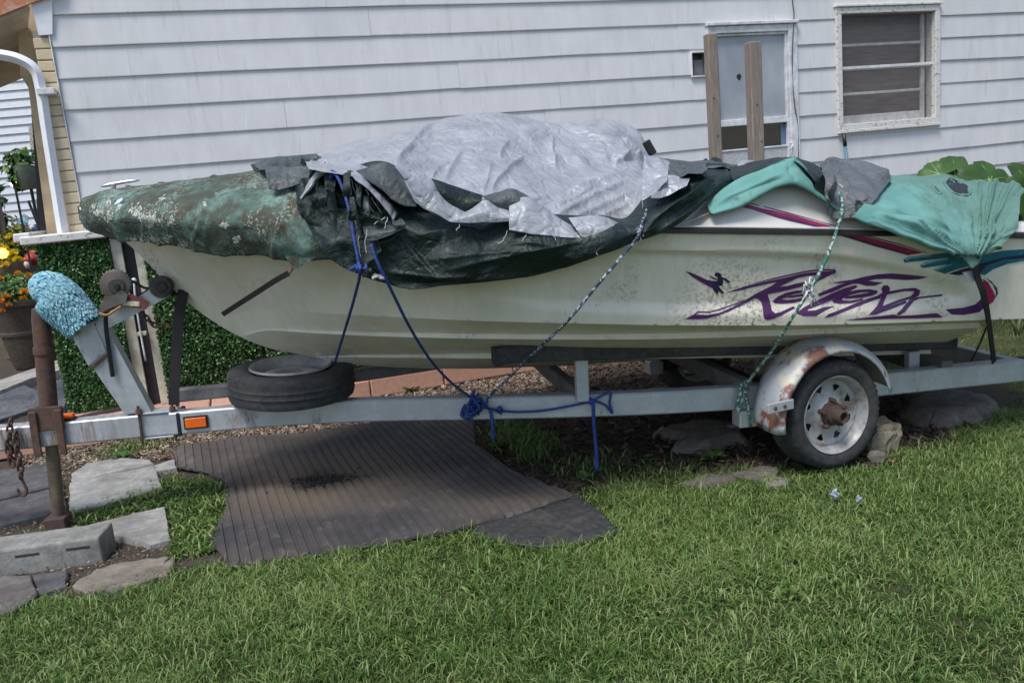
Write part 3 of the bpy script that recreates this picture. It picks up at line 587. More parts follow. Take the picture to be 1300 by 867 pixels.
# jack
jk = tb('jack', -.075, .075, -.060, -.046, -.03, .085, RUST, .004)
for s in (-.055, .055): new('clamp_bar', *box(BT, s-.018, s+.018, -.074, -.0605, -.15, .07, .004), RUST, jk)
J0 = BT.px(75, 666, .02); Jt = BT.px(51, 392, .0); dirj = (Jt-J0)/np.linalg.norm(Jt-J0); L = np.linalg.norm(Jt-J0)
V, F = tube([J0+dirj*.47, J0+dirj*L*.96, J0+dirj*L], [.041, .041, .036], 20); new('outer_tube', V, F, RUST, jk, True, auto=40)
V, F = tube([J0+dirj*L*.80, J0+dirj*L*.83], [.046, .046], 20); new('tube_band', V, F, RUST, jk, True, auto=40)
V, F = tube([J0+dirj*.03, J0+dirj*.48], .031, 20); new('inner_tube', V, F, m_rust('brown_ram', (.10, .075, .05), (.20, .15, .095), .6), jk, True, auto=40)
fj = frame_at(J0, (1, .15, 0)); new('foot', *box(fj, -.05, .05, -.05, .05, -.035, .05, .006), RUST, jk)
# winch post, winch, bow roller
V, F = ppx(BT, [(158, 525), (193, 524), (130, 407), (94, 432)], -.04, .08); wp = new('winch_post', V, F, GALV, tr)
V, F = ppx(BT, [(112, 464), (135, 446), (118, 408), (88, 420), (94, 432)], -.047, .094); new('post_sleeve', V, F, GALV, wp)
V, F = ppx(BT, [(114, 466), (137, 447), (139, 450), (116, 470)], -.052, .104); new('weld_seam', V, F, RUST, wp)
V, F = ppx(BT, [(118, 410), (136, 418), (212, 378), (216, 366), (200, 362)], -.035, .07); new('roller_arm', V, F, GALV, wp)
def disc(name, x, y, v, r, th, mat, parent, teeth=0, hole=0.):
    P = BT.px(x, y, v); f = Fr(P, BT.U, BT.V, BT.W); n = teeth*2 if teeth else 28
    pr = [(hole, -th), (r*.93, -th), (r, -th*.6), (r, th*.6), (r*.93, th), (hole, th)]
    V, F = lathe(pr, n, f, mod=(lambda i, j: (.006 if i % 2 and j in (2, 3) else 0)) if teeth else None); return new(name, V, F, mat, parent, True, auto=35)
GREYM = simple('worn_zinc', (.13, .125, .12), .55, .4, dirt=(.10, .06, .04, .6))
wn = disc('winch', 147, 361, -.075, .066, .012, GREYM, tr, 26); disc('winch_drum', 147, 361, -.02, .045, .045, simple('strap_wound', (.05, .05, .05), .9), wn); disc('gear_hub', 148, 364, -.10, .014, .008, BLACKP, wn); disc('gear_plate', 148, 363, -.092, .036, .005, simple('dark_gear', (.06, .055, .05), .6, .4), wn)
V, F = ppx(BT, [(130, 383), (134, 372), (168, 374), (190, 384), (185, 393), (150, 388), (128, 400), (124, 396)], -.085, .01); new('winch_bracket', V, F, m_rust('red_bracket', (.12, .03, .025), (.20, .05, .04), .7), wn)
V, F = ppx(BT, [(134, 378), (146, 374), (154, 368), (162, 374), (160, 384), (138, 392), (128, 398), (126, 388)], -.098, .008); new('winch_frame', V, F, GREYM, wn)
V, F = ppx(BT, [(155, 382), (177, 383), (177, 389), (155, 388)], -.088, .002); new('data_plate', V, F, simple('cream_label', (.5, .47, .36), .6, scale=90, var=.4), wn)
V, F = tube(cr1([BT.px(x, y, -.1) for x, y in ((126, 398), (136, 400), (146, 394), (154, 389))], 14), .007, 6); new('hook_rod', V, F, m_rust('tan_rust', (.25, .15, .07), (.36, .22, .11)), wn, True)
for v0 in (-.052, .052): rl = disc('bow_roller', 205, 364, v0, .052, .028, RUBBER, wp); disc('roller_hub', 205, 364, v0-.03, .024, .006, BLACKP, rl)
V, F = tube(cr1([BT.px(x, y, -.06) for x, y in ((134, 396), (135, 420), (139, 450), (143, 478))], 10), .011, 4); new('crank_handle', V, F, BLACKP, wn)
def strap(name, pts, wid, mat, parent=None, th=.004):
    P = cr1(np.array([q[:3] for q in pts]), max(24, len(pts)*6)); T = np.gradient(P, axis=0); T /= np.linalg.norm(T, axis=1)[:, None]
    D = P-EYE; D /= np.linalg.norm(D, axis=1)[:, None]; N = np.cross(T, -_V); N /= np.linalg.norm(N, axis=1)[:, None]; V = []
    for p, t, n in zip(P, T, N):
        m = np.cross(t, n); V += [p+n*wid/2+m*th/2, p-n*wid/2+m*th/2, p-n*wid/2-m*th/2, p+n*wid/2-m*th/2]
    F = [(i*4+k, i*4+(k+1) % 4, (i+1)*4+(k+1) % 4, (i+1)*4+k) for i in range(len(P)-1) for k in range(4)]+[(3, 2, 1, 0), tuple(len(V)-4+k for k in range(4))]
    return new(name, V, F, mat, parent)
strap('winch_strap', [BT.px(x, y, -.02) for x, y in ((148, 350), (170, 358), (186, 366), (200, 358))], .012, WEB, wn)
new('winch_line', *tube([BT.px(x, y, -.02) for x, y in ((168, 380), (185, 370), (203, 352))], .006, 6), BLACKP, wn)
strap('tie_strap', [BT.px(x, y, v) for x, y, v in ((233, 368, -.03), (231, 380, -.05), (226, 410, -.055), (224, 450, -.055), (221, 490, -.06), (221, 514, -.06))], .05, WEB, tr)
strap('bow_strap', [BT.px(x, y, 0) for x, y in ((206, 352), (215, 368), (226, 374), (234, 370), (242, 380))], .016, WEB, wn)
def chain(name, pts, mat, parent, r=.006, Lk=.042):
    P = cr1(np.array(pts), 200); d = np.r_[0, np.cumsum(np.linalg.norm(np.diff(P, axis=0), axis=1))]; n = max(2, int(d[-1]/(Lk*.68))); m = MB()
    for i in range(n):
        c = np.array([np.interp((i+.5)*d[-1]/n, d, P[:, k]) for k in range(3)]); q = np.array([np.interp(min((i+.8)*d[-1]/n, d[-1]), d, P[:, k]) for k in range(3)])-c
        f = frame_at(c, q, (0, 1, 0)); a, b = (f.V, f.W) if i % 2 else (f.W, f.V)
        m.add(*tube([c+f.U*Lk*.5*math.cos(t)+a*Lk*.30*math.sin(t) for t in np.linspace(0, 2*math.pi, 13)], r, 5, False))
    return m.new(name, mat, parent, True)
ch = chain('safety_chain', [BT.px(x, y, -.07) for x, y in ((14, 532), (12, 550), (14, 570), (20, 582))], RUST, tr); chain('safety_chain', [BT.px(x, y, -.075) for x, y in ((20, 548), (21, 565), (25, 585), (27, 607))], RUST, tr); chain('safety_chain', [BT.px(x, y, -.085) for x, y in ((8, 560), (12, 578), (16, 592))], RUST, tr)
new('chain_hook', *tube(cr1([BT.px(x, y, -.075) for x, y in ((27, 606), (30, 613), (34, 622), (31, 629), (25, 627), (22, 620))], 24), .007, 7), RUST, ch, True)
chain('bow_chain', [BT.px(x, y, -.03) for x, y in ((180, 396), (190, 408), (200, 414), (213, 413))], RUST, tr, .005, .035)
# axle, wheels, fenders
WC = BT.p(3.60, 0, -.128); new('axle', *tube([WC+_V*-.72, WC+_V*.72], .03, 12), RUST, tr, True); tb('axle_bracket', 3.23, 3.32, -.66, -.57, -.19, -.109); tb('axle_bracket', 3.23, 3.32, .57, .66, -.19, -.109)
for v in (-.60, .60): new('leaf_spring', *grid(np.array([[BT.p(s, v+d, -.17+.05*math.cos((s-3.6)*4.2)-.02) for d in (-.025, .025)] for s in np.linspace(3.2, 4.0, 12)])), RUST, tr); 
def tread(i, j):
    if j in (4, 6, 8, 10): return -.007
    return -.006 if (j in (3, 11) and i % 2) or (j in (5, 7, 9) and (i+j) % 6 == 0) else 0
TY = [(.178, .075), (.200, .090), (.235, .092), (.257, .080), (.262, .05), (.2635, .035), (.264, .018), (.2645, 0), (.264, -.018), (.2635, -.035), (.262, -.05), (.257, -.080), (.235, -.092), (.228, -.0945), (.200, -.090), (.178, -.075)]
TYP = []
for (r, y) in TY: TYP.append((r, y))
def tread2(i, j):
    if j in (5, 9): return -.008
    if j in (4, 10) and i % 3 == 0: return -.008
    if j in (3, 11) and i % 2 == 0: return -.008
    if j in (6, 7, 8) and (i+j) % 4 == 0: return -.006
    return 0
RIMM = NT('worn_white_rim'); _f = RIMM.noise(11, 6, .7); _c = RIMM.mix(RIMM.ramp(_f, (.47, 0.), (.62, .8)), (.35, .355, .35), (.15, .11, .08)); RIMM = RIMM.done(_c, .45, .1, _f, .15, .003)
def wheel_meshes(tyre_mod):
    f = WF; V, F = lathe(TYP, 108, f, mod=tyre_mod); ty = (V, F)
    ba = lathe([(.179, .078), (.172, .07), (.160, .05), (.156, 0), (.158, -.035), (.166, -.060), (.174, -.078), (.183, -.086), (.185, -.080)], 56, f)
    ang = np.linspace(0, 2*math.pi, 49)[:-1]; outer = [(.159*math.cos(t), .159*math.sin(t)) for t in ang]; holes = []
    for k in range(8):
        c = 2*math.pi*(k+.5)/8; tri = [(.134, c-.17), (.138, c), (.134, c+.17), (.108, c+.05), (.108, c-.05)]; holes.append([(r*math.cos(a), r*math.sin(a)) for r, a in tri][::-1])
    v, t = fill(outer, holes, .016); rr = np.hypot(v[:, 0], v[:, 1]); dep = np.interp(rr, [0, .05, .06, .085, .10, .135, .16], [-.045, -.045, -.046, -.028, -.022, -.024, -.036]); di = (np.c_[v[:, 0], dep, v[:, 1]], t)
    hub = lathe([(.001, -.10), (.018, -.10), (.020, -.128), (.027, -.130), (.031, -.122), (.034, -.085), (.043, -.080), (.046, -.062), (.058, -.055), (.062, -.042)], 24, f)
    return ty, ba, di, hub
ty, ba, di, hub = wheel_meshes(tread2)
def place(o, M): o.matrix_basis = M; return o
def basis(P, U, V, W): return Matrix(((U[0], V[0], W[0], P[0]), (U[1], V[1], W[1], P[1]), (U[2], V[2], W[2], P[2]), (0, 0, 0, 1)))
Uh = np.array([math.cos(_al+R_(10)), math.sin(_al+R_(10)), 0]); Vh = np.array([-Uh[1], Uh[0], 0]); Zh = np.array([0, 0, 1.])
HUBR = m_rust('hub_rust', (.04, .026, .02), (.10, .058, .042))
for sgn in (-1, 1):
    P = WC+_V*sgn*.775; P[2] = .262; M = basis(P, Uh*(-sgn), -Vh*sgn, Zh)
    wh = place(new('wheel', *ty, TREAD, tr, True, auto=50), M); wh.matrix_basis = M
    for nm, g, mt in (('rim', ba, RIMM), ('wheel_disc', di, RIMM), ('hub', hub, HUBR)):
        o = new(nm, *g, mt, None, True, auto=40); o.parent = wh; mod_solid(o, .003, 0) if nm == 'wheel_disc' else None
    for k in range(5):
        a = 2*math.pi*k/5+.3; q = np.array([.066*math.cos(a), -.04, .066*math.sin(a)]); o = new('lug_nut', *tube([q, q+[0, -.032, 0]], [.012, .010], 6), RUST, None); o.parent = wh
FEND = NT('rusted_painted_fender'); _f = FEND.noise(6, 6, .7); _g = FEND.noise(30, 5, .7); _c = FEND.mix(FEND.ramp(_f, (.46, 0.), (.54, .9)), (.34, .37, .41), (.48, .44, .35)); _c = FEND.mix(FEND.ramp(FEND.noise(4.3, 5, .6), (.53, 0.), (.57, .95)), _c, (.17, .065, .04)); _c = FEND.mix(FEND.ramp(_g, (.63, 0.), (.70, .8)), _c, (.12, .06, .035)); FENDM = FEND.done(_c, .55, .15, _g, .2, .003)
for sgn in (-1, 1):
    P = WC+_V*sgn*.775; P[2] = .265; f = Fr(P, Uh, _V*sgn, Zh)
    pr = [(.300, .125), (.312, .124), (.318, .118), (.335, .105), (.345, .06), (.347, 0), (.345, -.06), (.338, -.11)]
    V, F = lathe(pr, 30, f, R_(12), R_(184)); fe = mod_solid(new('fender', V, F, FENDM, tr, True), .004)
    q = P+Uh*-.335+_V*sgn*.09; fb = Fr(q+Zh*.06, Uh, _V*sgn, Zh); new('fender_tab', *box(fb, -.06, .08, .03, .045, .03, .075, .003), GALV, fe)
    for k in (-.03, .02): new('rivet', *lathe([(.001, .006), (.008, .004), (.010, 0)], 8, Fr(fb.p(k+.01, .0455, .052), Uh, _V*sgn, Zh)), RUST, fe)
tb('rail_end_cap', 4.80, 4.86, -.66, -.565, -.11, .006, RUST); tb('rear_beam', 4.78, 4.84, -.56, .66, -.10, -.01)
# things on and beside the trailer
sp = thing('spare_tyre', 'spare tyre with bare steel rim lying flat on the trailer frame', 'tyre', BT.p(1.13, 0, .01))
c = BT.p(1.135, -.02, .098); tyn = np.array([.075, -.03, 1.]); tyn /= np.linalg.norm(tyn); f = frame_at(c, _U); ux = np.cross(tyn, _V); M = basis(c, ux/np.linalg.norm(ux), -tyn, np.cross(ux/np.linalg.norm(ux), -tyn))
tys = [(.19+(r-.178)*1.42, y*.84) for r, y in TYP]; V, F = lathe(tys, 120, WF, mod=lambda i, j: -.007 if j in (5, 7, 9) else (-.004 if j in (3, 11) and i % 3 == 0 else 0)); o = place(new('tyre', V, F, TREAD, sp, True, auto=50), M)
SPR = simple('dull_steel_rim', (.34, .325, .30), .6, .2, dirt=(.13, .10, .075, .7)); V, F = lathe([(.192, .078), (.180, .07), (.168, .05), (.165, 0), (.166, -.035), (.174, -.060), (.184, -.078), (.198, -.090), (.202, -.080)], 48, WF); place(new('rim', V, F, SPR, sp, True, auto=40), M)
V, F = lathe([(.035, -.03), (.06, -.032), (.075, -.045), (.10, -.05), (.13, -.046), (.17, -.03)], 48, WF); place(new('wheel_disc', V, F, SPR, sp, True), M)
mt = thing('cleaning_mitt', 'pale blue chenille mitt pulled over the top of the winch post', 'mitt', BT.p(.2, 0, .5))
mp = np.array([BT.px(x, y, v) for x, y, v in ((42, 372, -.055), (58, 368, -.055), (72, 378, -.05), (88, 394, -.045), (106, 412, -.045))]); rr = np.array([.045, .083, .098, .092, .082])
mp = cr1(mp, 26); rr = cr1(rr[:, None], 26)[:, 0]; rr[0] = .03; V, F = tube(mp, rr, 26); new('fabric', V, F, simple('blue_knit', (.09, .27, .36), .9), mt, True)
V = np.array(V).reshape(26, 26, 3); rgm = np.random.default_rng(5); NV, NF_, NR = [], [], []
for k in range(3600):
    i = rgm.random()*24.9; j = rgm.random()*26; a = int(i); p = V[a, int(j) % 26]*(1-(i-a))+V[a+1, int(j) % 26]*(i-a); p = p+(V[a, (int(j)+1) % 26]-V[a, int(j) % 26])*(j % 1)
    n = p-(mp[a]*(1-(i-a))+mp[a+1]*(i-a)); n /= np.linalg.norm(n)+1e-9; tt = mp[min(a+1, 25)]-mp[a]; tt /= np.linalg.norm(tt); d = n*.40+tt*.85+np.array([0, 0, -.30])+rgm.normal(size=3)*.16; d /= np.linalg.norm(d)
    v_, f_ = tube([p-d*.003, p+d*.009, p+d*.019-n*.001], [.0042, .0052, .0026], 4); b0 = len(NV); NV += v_; NF_ += [tuple(b0+q for q in f) for f in f_ if len(f) == 4][:8]; NR += [rgm.random()]*12
o = big('pile', np.array(NV), np.array(NF_), 4, CHEN, mt, {'rnd': NR}); tag(o, kind='stuff')

# ------------------------------------------------------------------ boat
def bl_(x, y, v): return BT.loc(BT.px(x, y, v))
SH = np.array([(.255, 0, .985), (.30, -.10, .975), (.45, -.27, .955), (.8, -.58, .92), (1.35, -.86, .879), (1.95, -.98, .846), (2.825, -1.03, .790), (3.6, -1.04, .735), (4.42, -1.03, .675), (4.95, -1.0, .64)])
shv, shw = pch(SH[:, 0], SH[:, 1]), pch(SH[:, 0], SH[:, 2])
stem = pch([.255, .33, .456, .56, .689, .79, .892, 1.03, 1.2, 1.45, 2.2, 3.2, 4.4], [.985, .93, .813, .68, .521, .425, .35, .275, .222, .15, .065, .03, .0])
def curve(s0, pts):
    q = np.array([(s0, 0, float(stem(s0)))]+[bl_(*p) for p in pts]); return s0, pch(q[:, 0], q[:, 1]), pch(q[:, 0], q[:, 2])
C1 = curve(.80, [(330, 391.5, -.16), (400, 397, -.40), (500, 402.5, -.65), (610, 407.5, -.81), (750, 411, -.90), (860, 413, -.93), (1060, 412, -.95), (1254, 406, -.95), (1400, 401, -.93)])
C2 = curve(.90, [(345, 417.5, -.14), (400, 420, -.30), (500, 422.5, -.52), (610, 424, -.65), (750, 424.5, -.73), (860, 423, -.76), (1080, 415.5, -.78), (1254, 409.5, -.78)])
C2b = curve(.905, [(345, 419.5, -.15), (400, 423, -.31), (500, 427.5, -.53), (610, 430, -.66), (750, 431, -.74), (860, 430, -.77), (1080, 422.5, -.79), (1254, 416, -.79)])
C3 = curve(1.25, [(440, 451.5, -.06), (500, 450.5, -.18), (610, 449, -.31), (750, 450, -.40), (1060, 446, -.44), (1254, 441, -.45)])
C3b = curve(1.255, [(440, 453, -.065), (500, 454, -.19), (610, 455, -.32), (750, 456, -.41), (1060, 452, -.45), (1254, 447, -.46)])
def row(c, s): return np.where(s < c[0], 0, c[1](s)), np.where(s < c[0], stem(s), c[2](s))
REC = np.array([bl_(x, y, -1.0)[[0, 2]] for x, y in ((640, 322), (720, 314), (860, 317), (960, 318), (1060, 322), (1110, 329), (1165, 339), (1212, 352), (1238, 368), (1240, 384), (1222, 394), (1160, 400), (1060, 404), (860, 405.5), (700, 401), (600, 385))])
def topside(s, t):                                                 # t: 0 at the sheer, 1 at the chine
    v0, w0 = shv(s), shw(s); v1, w1 = row(C1, s); fl = .05*np.sin(math.pi*t)*sst(2.6, .8, s)
    v = v0+(v1-v0)*(t**np.interp(s, [.3, 1.5, 3], [.75, .85, 1.])); w = w0+(w1-w0)*t; v = np.minimum(v+fl, 0)
    q = np.stack([s+0*t, w], -1); sh = q.shape; q = q.reshape(-1, 2); d = np.where(inpoly(q, REC), dpoly(q, REC), 0).reshape(sh[:-1])
    edge_ = np.interp(w.ravel(), [.3, .5, .75], [.10, .06, .016]).reshape(d.shape); fade = sst(1.6, 2.6, s)
    return v+.030*sst(0, 1, d/edge_)*fade, w
sg = np.concatenate([np.linspace(.255, .6, 30), np.linspace(.61, 4.95, 330)]); tg = np.linspace(0, 1, 44); S2, T2 = np.meshgrid(sg, tg, indexing='ij')
tv, tw = topside(S2, T2)
boat = thing('speedboat', 'cream speedboat with purple lettering on its side, on a trailer', 'boat', BT.p(2.6, 0, 0))
def toW(s, v, w): return BT.O+s[..., None]*BT.U+v[..., None]*BT.V+w[..., None]*BT.W
hm = MB(); topW = toW(S2, tv, tw); hm.add(*grid(topW)); hm.add(*grid(toW(S2, -tv, tw)[:, ::-1]))
sb = np.concatenate([np.linspace(.255, 1.3, 60), np.linspace(1.32, 4.40, 100)]); rows = [row(c, sb) for c in (C1, C2, C2b, C3, C3b)]+[(0*sb, stem(sb))]; den = []
for (v0, w0), (v1, w1), k in zip(rows, rows[1:], (3, 2, 3, 2, 4)):
    for t in np.linspace(0, 1, k+1)[:-1]: den.append((v0+(v1-v0)*t, w0+(w1-w0)*t))
den.append(rows[-1]); bv_ = np.stack([q[0] for q in den], 1); bw_ = np.stack([q[1] for q in den], 1); SB = np.repeat(sb[:, None], bv_.shape[1], 1)
hm.add(*grid(toW(SB, bv_, bw_))); hm.add(*grid(toW(SB, -bv_, bw_)[:, ::-1]))
e = [BT.p(4.40, v, w) for v, w in zip(bv_[-1], bw_[-1])]; e2 = [BT.p(4.40, -v, w) for v, w in zip(bv_[-1], bw_[-1])]; hm.add(e+e2[::-1][1:], [tuple(range(2*len(e)-1))])
se = np.linspace(4.40, 4.95, 8); cv, cw = row(C1, se); hm.add(*grid(np.stack([toW(se, cv, cw), toW(se, -cv, cw)], 1)))
e = [BT.p(4.95, v, w) for v, w in zip(tv[-1], tw[-1])]; e2 = [BT.p(4.95, -v, w) for v, w in zip(tv[-1], tw[-1])]; hm.add(e+e2[::-1], [tuple(range(2*len(e)))])
bm = bmesh.new(); vl = [bm.verts.new(v) for v in hm.V]
for f in hm.F:
    try: bm.faces.new([vl[i] for i in f])
    except ValueError: pass
bmesh.ops.remove_doubles(bm, verts=bm.verts[:], dist=.0008); bmesh.ops.recalc_face_normals(bm, faces=bm.faces[:]); bm.verts.index_update(); HV, HFc = bmout(bm)
hull = new('hull', HV, HFc, GEL, boat, True, auto=38); tree = BVHTree.FromPolygons([Vector(v) for v in HV], HFc)
# deck
hd = pch([.255, .6, 1.2, 2.0, 2.85, 3.0, 3.2, 3.42, 3.7, 3.85, 4.95], [.008, .03, .03, .02, .03, .14, .235, .235, .13, .05, .04]); V = []
for s in np.linspace(.26, 4.95, 120):
    v, w, h = float(shv(s)), float(shw(s)), float(hd(s)); r = []
    for k, (a, b) in enumerate(((1., 0), (.985, .12), (.945, .62), (.91, .9), (.87, 1.), (.5, .9), (0, .8))): r.append((v*a, w+h*b+.012))
    V.append([BT.p(s, a, b) for a, b in r]+[BT.p(s, -a, b) for a, b in r[::-1][1:]])
DV, DF = grid(np.array(V)); deck = new('deck', DV, DF, simple('white_gelcoat', (.58, .565, .52), .35, var=.06, dirt=(.42, .39, .32, .5)), boat, True); dtree = BVHTree.FromPolygons([Vector(v) for v in DV], DF)
# rub rail
RAILD = simple('black_vinyl_rail', (.02, .017, .019), .4); RAILW = simple('bright_rail_strip', (.62, .6, .58), .3, .3, var=.06)
for sgn in (1, -1):
    for nm, o0, c0, c1, mt_ in (('rub_rail', .016, -.016, .006, RAILD), ('rail_trim', .009, .0065, .017, RAILW)):
        V = []
        for s in np.linspace(.27, 4.96, 130):
            v, w = float(shv(s)), float(shw(s)); k = [(v-o0, w+c0+.004), (v-o0, w+c1-.004), (v-o0+.006, w+c1), (v+.012, w+c1), (v+.012, w+c0), (v-o0+.006, w+c0)]; V.append([BT.p(s, a*sgn, b) for a, b in k])
        V = np.array(V); n = V.shape[1]; F = [(i*n+j, i*n+(j+1) % n, (i+1)*n+(j+1) % n, (i+1)*n+j) for i in range(len(V)-1) for j in range(n)]; new(nm, V.reshape(-1, 3), F, mt_, boat)
# bow cleat
def cleat():
    o = new('cleat', *tube(cr1([BT.px(x, y, .0) for x, y in ((128, 237), (140, 234.5), (160, 231), (177, 229))], 12), [.003, .006, .007]+[.008]*6+[.007, .006, .003], 8), simple('chrome', (.6, .6, .62), .2, .9, var=.05), boat, True)
    for x in (144, 162): new('cleat_leg', *tube([BT.px(x, 235, 0), BT.px(x, 245, 0)], .012, 8), simple('steel_leg', (.35, .33, .32), .35, .6), o)
cleat()
# printed marks: outlines laid on the hull surface
PURP = NT('purple_vinyl'); _f = PURP.noise(22, 5, .7); PURP = PURP.done(PURP.mix(PURP.ramp(_f, (.52, 0.), (.7, .35)), (.075, .016, .095), (.12, .05, .13)), .35)
NAVY = simple('navy_vinyl', (.018, .012, .05), .4, var=.2); TEAL = simple('teal_vinyl', (.012, .115, .165), .4, var=.35, scale=30); LTEAL = simple('pale_teal_vinyl', (.16, .42, .47), .4); MAG = simple('magenta_vinyl', (.27, .012, .065), .35, var=.25); VIOLET = simple('violet_vinyl', (.075, .012, .075), .35)
def decal(name, poly, mat, holes=(), off=.0022, step=3.5):
    q_ = np.array(poly, float); e_ = np.roll(q_, -1, 0)-np.roll(q_, 1, 0); e_ /= np.hypot(*e_.T)[:, None]+1e-9; ar = (q_[:, 0]*np.roll(q_[:, 1], -1)-q_[:, 1]*np.roll(q_[:, 0], -1)).sum()
    poly = q_+(np.c_[e_[:, 1], -e_[:, 0]]*(1 if ar > 0 else -1))*(.4 if mat is PURP and step > 3 else 0)
    v, t = fill([tuple(k) for k in poly], holes, step); P = []; ok = []
    for x, y in v:
        r = Vector(ray(x, y)); h, n, _, d = tree.ray_cast(Vector(EYE), r.normalized()); h2, n2, _, d2 = dtree.ray_cast(Vector(EYE), r.normalized())
        if h is None or (d2 is not None and d2 < d): h, n, d = h2, n2, d2
        if h is None: P.append((0, 0, 0)); ok.append(False); continue
        if n.dot(r) > 0: n = -n
        P.append(tuple(h+n*off)); ok.append(True)
    t = [f for f in t if all(ok[i] for i in f)]
    return new(name, P, t, mat, boat, True)
c1 = lambda L: [(865+x/8.667, 335+y/8.667) for x, y in L]; c2 = lambda L: [(1000+x/8.667, 335+y/8.667) for x, y in L]; c3 = lambda L: [(1120+x/4.561, 290+y/4.561) for x, y in L]
decal('letter', c1([(490, 312), (600, 280), (740, 237), (880, 205), (1010, 180), (1170, 148), (1300, 115), (1420, 95), (1560, 86), (1690, 80), (1700, 90), (1640, 118), (1570, 152), (1470, 200), (1370, 232), (1170, 285), (1050, 310), (945, 330), (962, 390), (980, 460), (990, 515), (1030, 548), (1100, 530), (1230, 470), (1250, 485), (1100, 562), (1000, 603), (950, 612), (915, 600), (903, 560), (895, 480), (880, 415), (850, 382), (800, 373), (740, 408), (640, 465), (520, 522), (400, 567), (280, 595), (180, 605), (35, 605), (140, 560), (290, 565), (420, 540), (560, 480), (690, 408), (810, 335), (900, 288), (1000, 238), (1050, 194), (900, 226), (760, 257), (620, 292)]), PURP, [c1([(1080, 250), (1180, 200), (1280, 155), (1400, 130), (1545, 122), (1500, 155), (1370, 195), (1260, 215), (1170, 240)])])
decal('letter', c1([(1005, 412), (1060, 362), (1150, 320), (1260, 295), (1350, 290), (1350, 312), (1250, 325), (1160, 350), (1100, 385), (1160, 400), (1280, 385), (1340, 372), (1340, 395), (1230, 425), (1110, 437), (1030, 430)]), PURP)
decal('letter_bar', c1([(1115, 376), (1200, 350), (1340, 332), (1340, 350), (1200, 368)]), PURP)
decal('letter', c2([(90, 545), (180, 480), (330, 400), (480, 330), (620, 270), (740, 235), (770, 245), (660, 310), (500, 385), (350, 450), (220, 497), (215, 520), (300, 515), (400, 480), (515, 465), (420, 505), (310, 570), (180, 570)]), PURP)
decal('letter', c2([(330, 332), (440, 285), (560, 235), (640, 205), (560, 211), (490, 213), (600, 190), (700, 178), (860, 140), (1000, 115), (1150, 105), (1300, 118), (1430, 130), (1543, 142), (1440, 165), (1300, 175), (1100, 160), (960, 165), (880, 185), (960, 200), (1045, 203), (960, 235), (870, 238), (780, 215), (720, 215), (640, 240), (500, 300), (345, 352)]), PURP)
decal('letter', c2([(490, 405), (540, 360), (640, 315), (780, 285), (900, 280), (980, 295), (985, 315), (930, 345), (800, 370), (620, 378), (640, 362), (760, 340), (880, 320), (900, 305), (800, 310), (680, 340), (600, 375), (590, 400), (680, 410), (830, 383), (820, 395), (700, 430), (580, 437), (505, 425)]), PURP)
decal('letter', c2([(400, 592), (450, 555), (600, 500), (760, 430), (880, 385), (1000, 348), (1020, 370), (880, 420), (730, 480), (600, 530), (500, 570)]), PURP)
decal('letter', c2([(890, 562), (980, 470), (1020, 380), (1045, 310), (1030, 270), (1050, 240), (1090, 235), (1118, 260), (1112, 300), (1085, 340), (1050, 420), (1035, 490), (1120, 472), (1300, 405), (1300, 430), (1120, 500), (960, 552)]), PURP, off=.003)
decal('letter', c3([(-45, 400), (0, 372), (120, 350), (190, 345), (216, 358), (210, 385), (190, 400), (345, 381), (345, 390), (215, 405), (180, 420), (130, 480), (95, 500), (82, 496), (150, 425), (160, 405), (100, 425), (0, 465), (-20, 468), (0, 452), (100, 412), (165, 393), (185, 370), (180, 360), (120, 361), (0, 386), (-45, 408)]), PURP, off=.0034)
decal('underline', c2([(605, 622), (800, 598), (1000, 578), (1160, 558), (1220, 574), (1400, 565), (1640, 543), (1710, 585), (1400, 596), (1100, 600), (800, 613)]), PURP)
decal('underline', c3([(368, 470), (470, 460), (540, 440), (572, 410), (580, 360), (600, 420), (596, 450), (560, 482), (470, 498), (400, 496)]), PURP)
decal('letter_outline', c1([(720, 232), (1000, 160), (1300, 92), (1420, 70), (1560, 58), (1680, 62), (1706, 78), (1690, 74), (1560, 67), (1420, 80), (1300, 101), (1000, 168)]), PURP)
decal('letter_outline', c1([(140, 555), (180, 525), (300, 528), (420, 500), (560, 448), (690, 398), (690, 403), (560, 456), (420, 508), (300, 535), (185, 533), (150, 557)]), PURP)
decal('surfboard_mark', c1([(48, 78), (110, 100), (200, 140), (280, 178), (380, 205), (400, 240), (340, 262), (230, 205), (130, 145)]), PURP)
decal('rider_mark', c1([(360, 125), (370, 100), (395, 90), (430, 105), (440, 140), (490, 160), (545, 200), (515, 207), (470, 178), (452, 165), (458, 205), (450, 235), (405, 242), (470, 320), (450, 328), (405, 295), (400, 335), (382, 325), (330, 250), (385, 215), (300, 195), (270, 175), (380, 190), (405, 182), (350, 165), (290, 120), (335, 138), (395, 168), (400, 145)]), NAVY, off=.003)
decal('stripe', [(937, 262), (944, 258.5), (1000, 272), (1056, 288), (1034, 288), (985, 276)], MAG); decal('stripe', [(1066, 299), (1094, 299), (1135, 310), (1172, 321), (1152, 324), (1108, 312)], MAG)
decal('stripe_shade', [(937, 262), (985, 276), (1034, 288), (1043, 288), (992, 274), (942, 261)], VIOLET, off=.003); decal('stripe_shade', [(1066, 299), (1108, 312), (1152, 324), (1158, 323), (1112, 309), (1076, 299)], VIOLET, off=.003)
decal('stripe_edge', [(950, 257.5), (1000, 270), (1064, 288), (1061, 288), (1000, 271.2), (950, 258.7)], VIOLET, off=.003, step=2); decal('stripe_edge', [(1100, 298.5), (1140, 309), (1178, 321), (1175, 321), (1139, 310.2), (1098, 299.3)], VIOLET, off=.003, step=2)
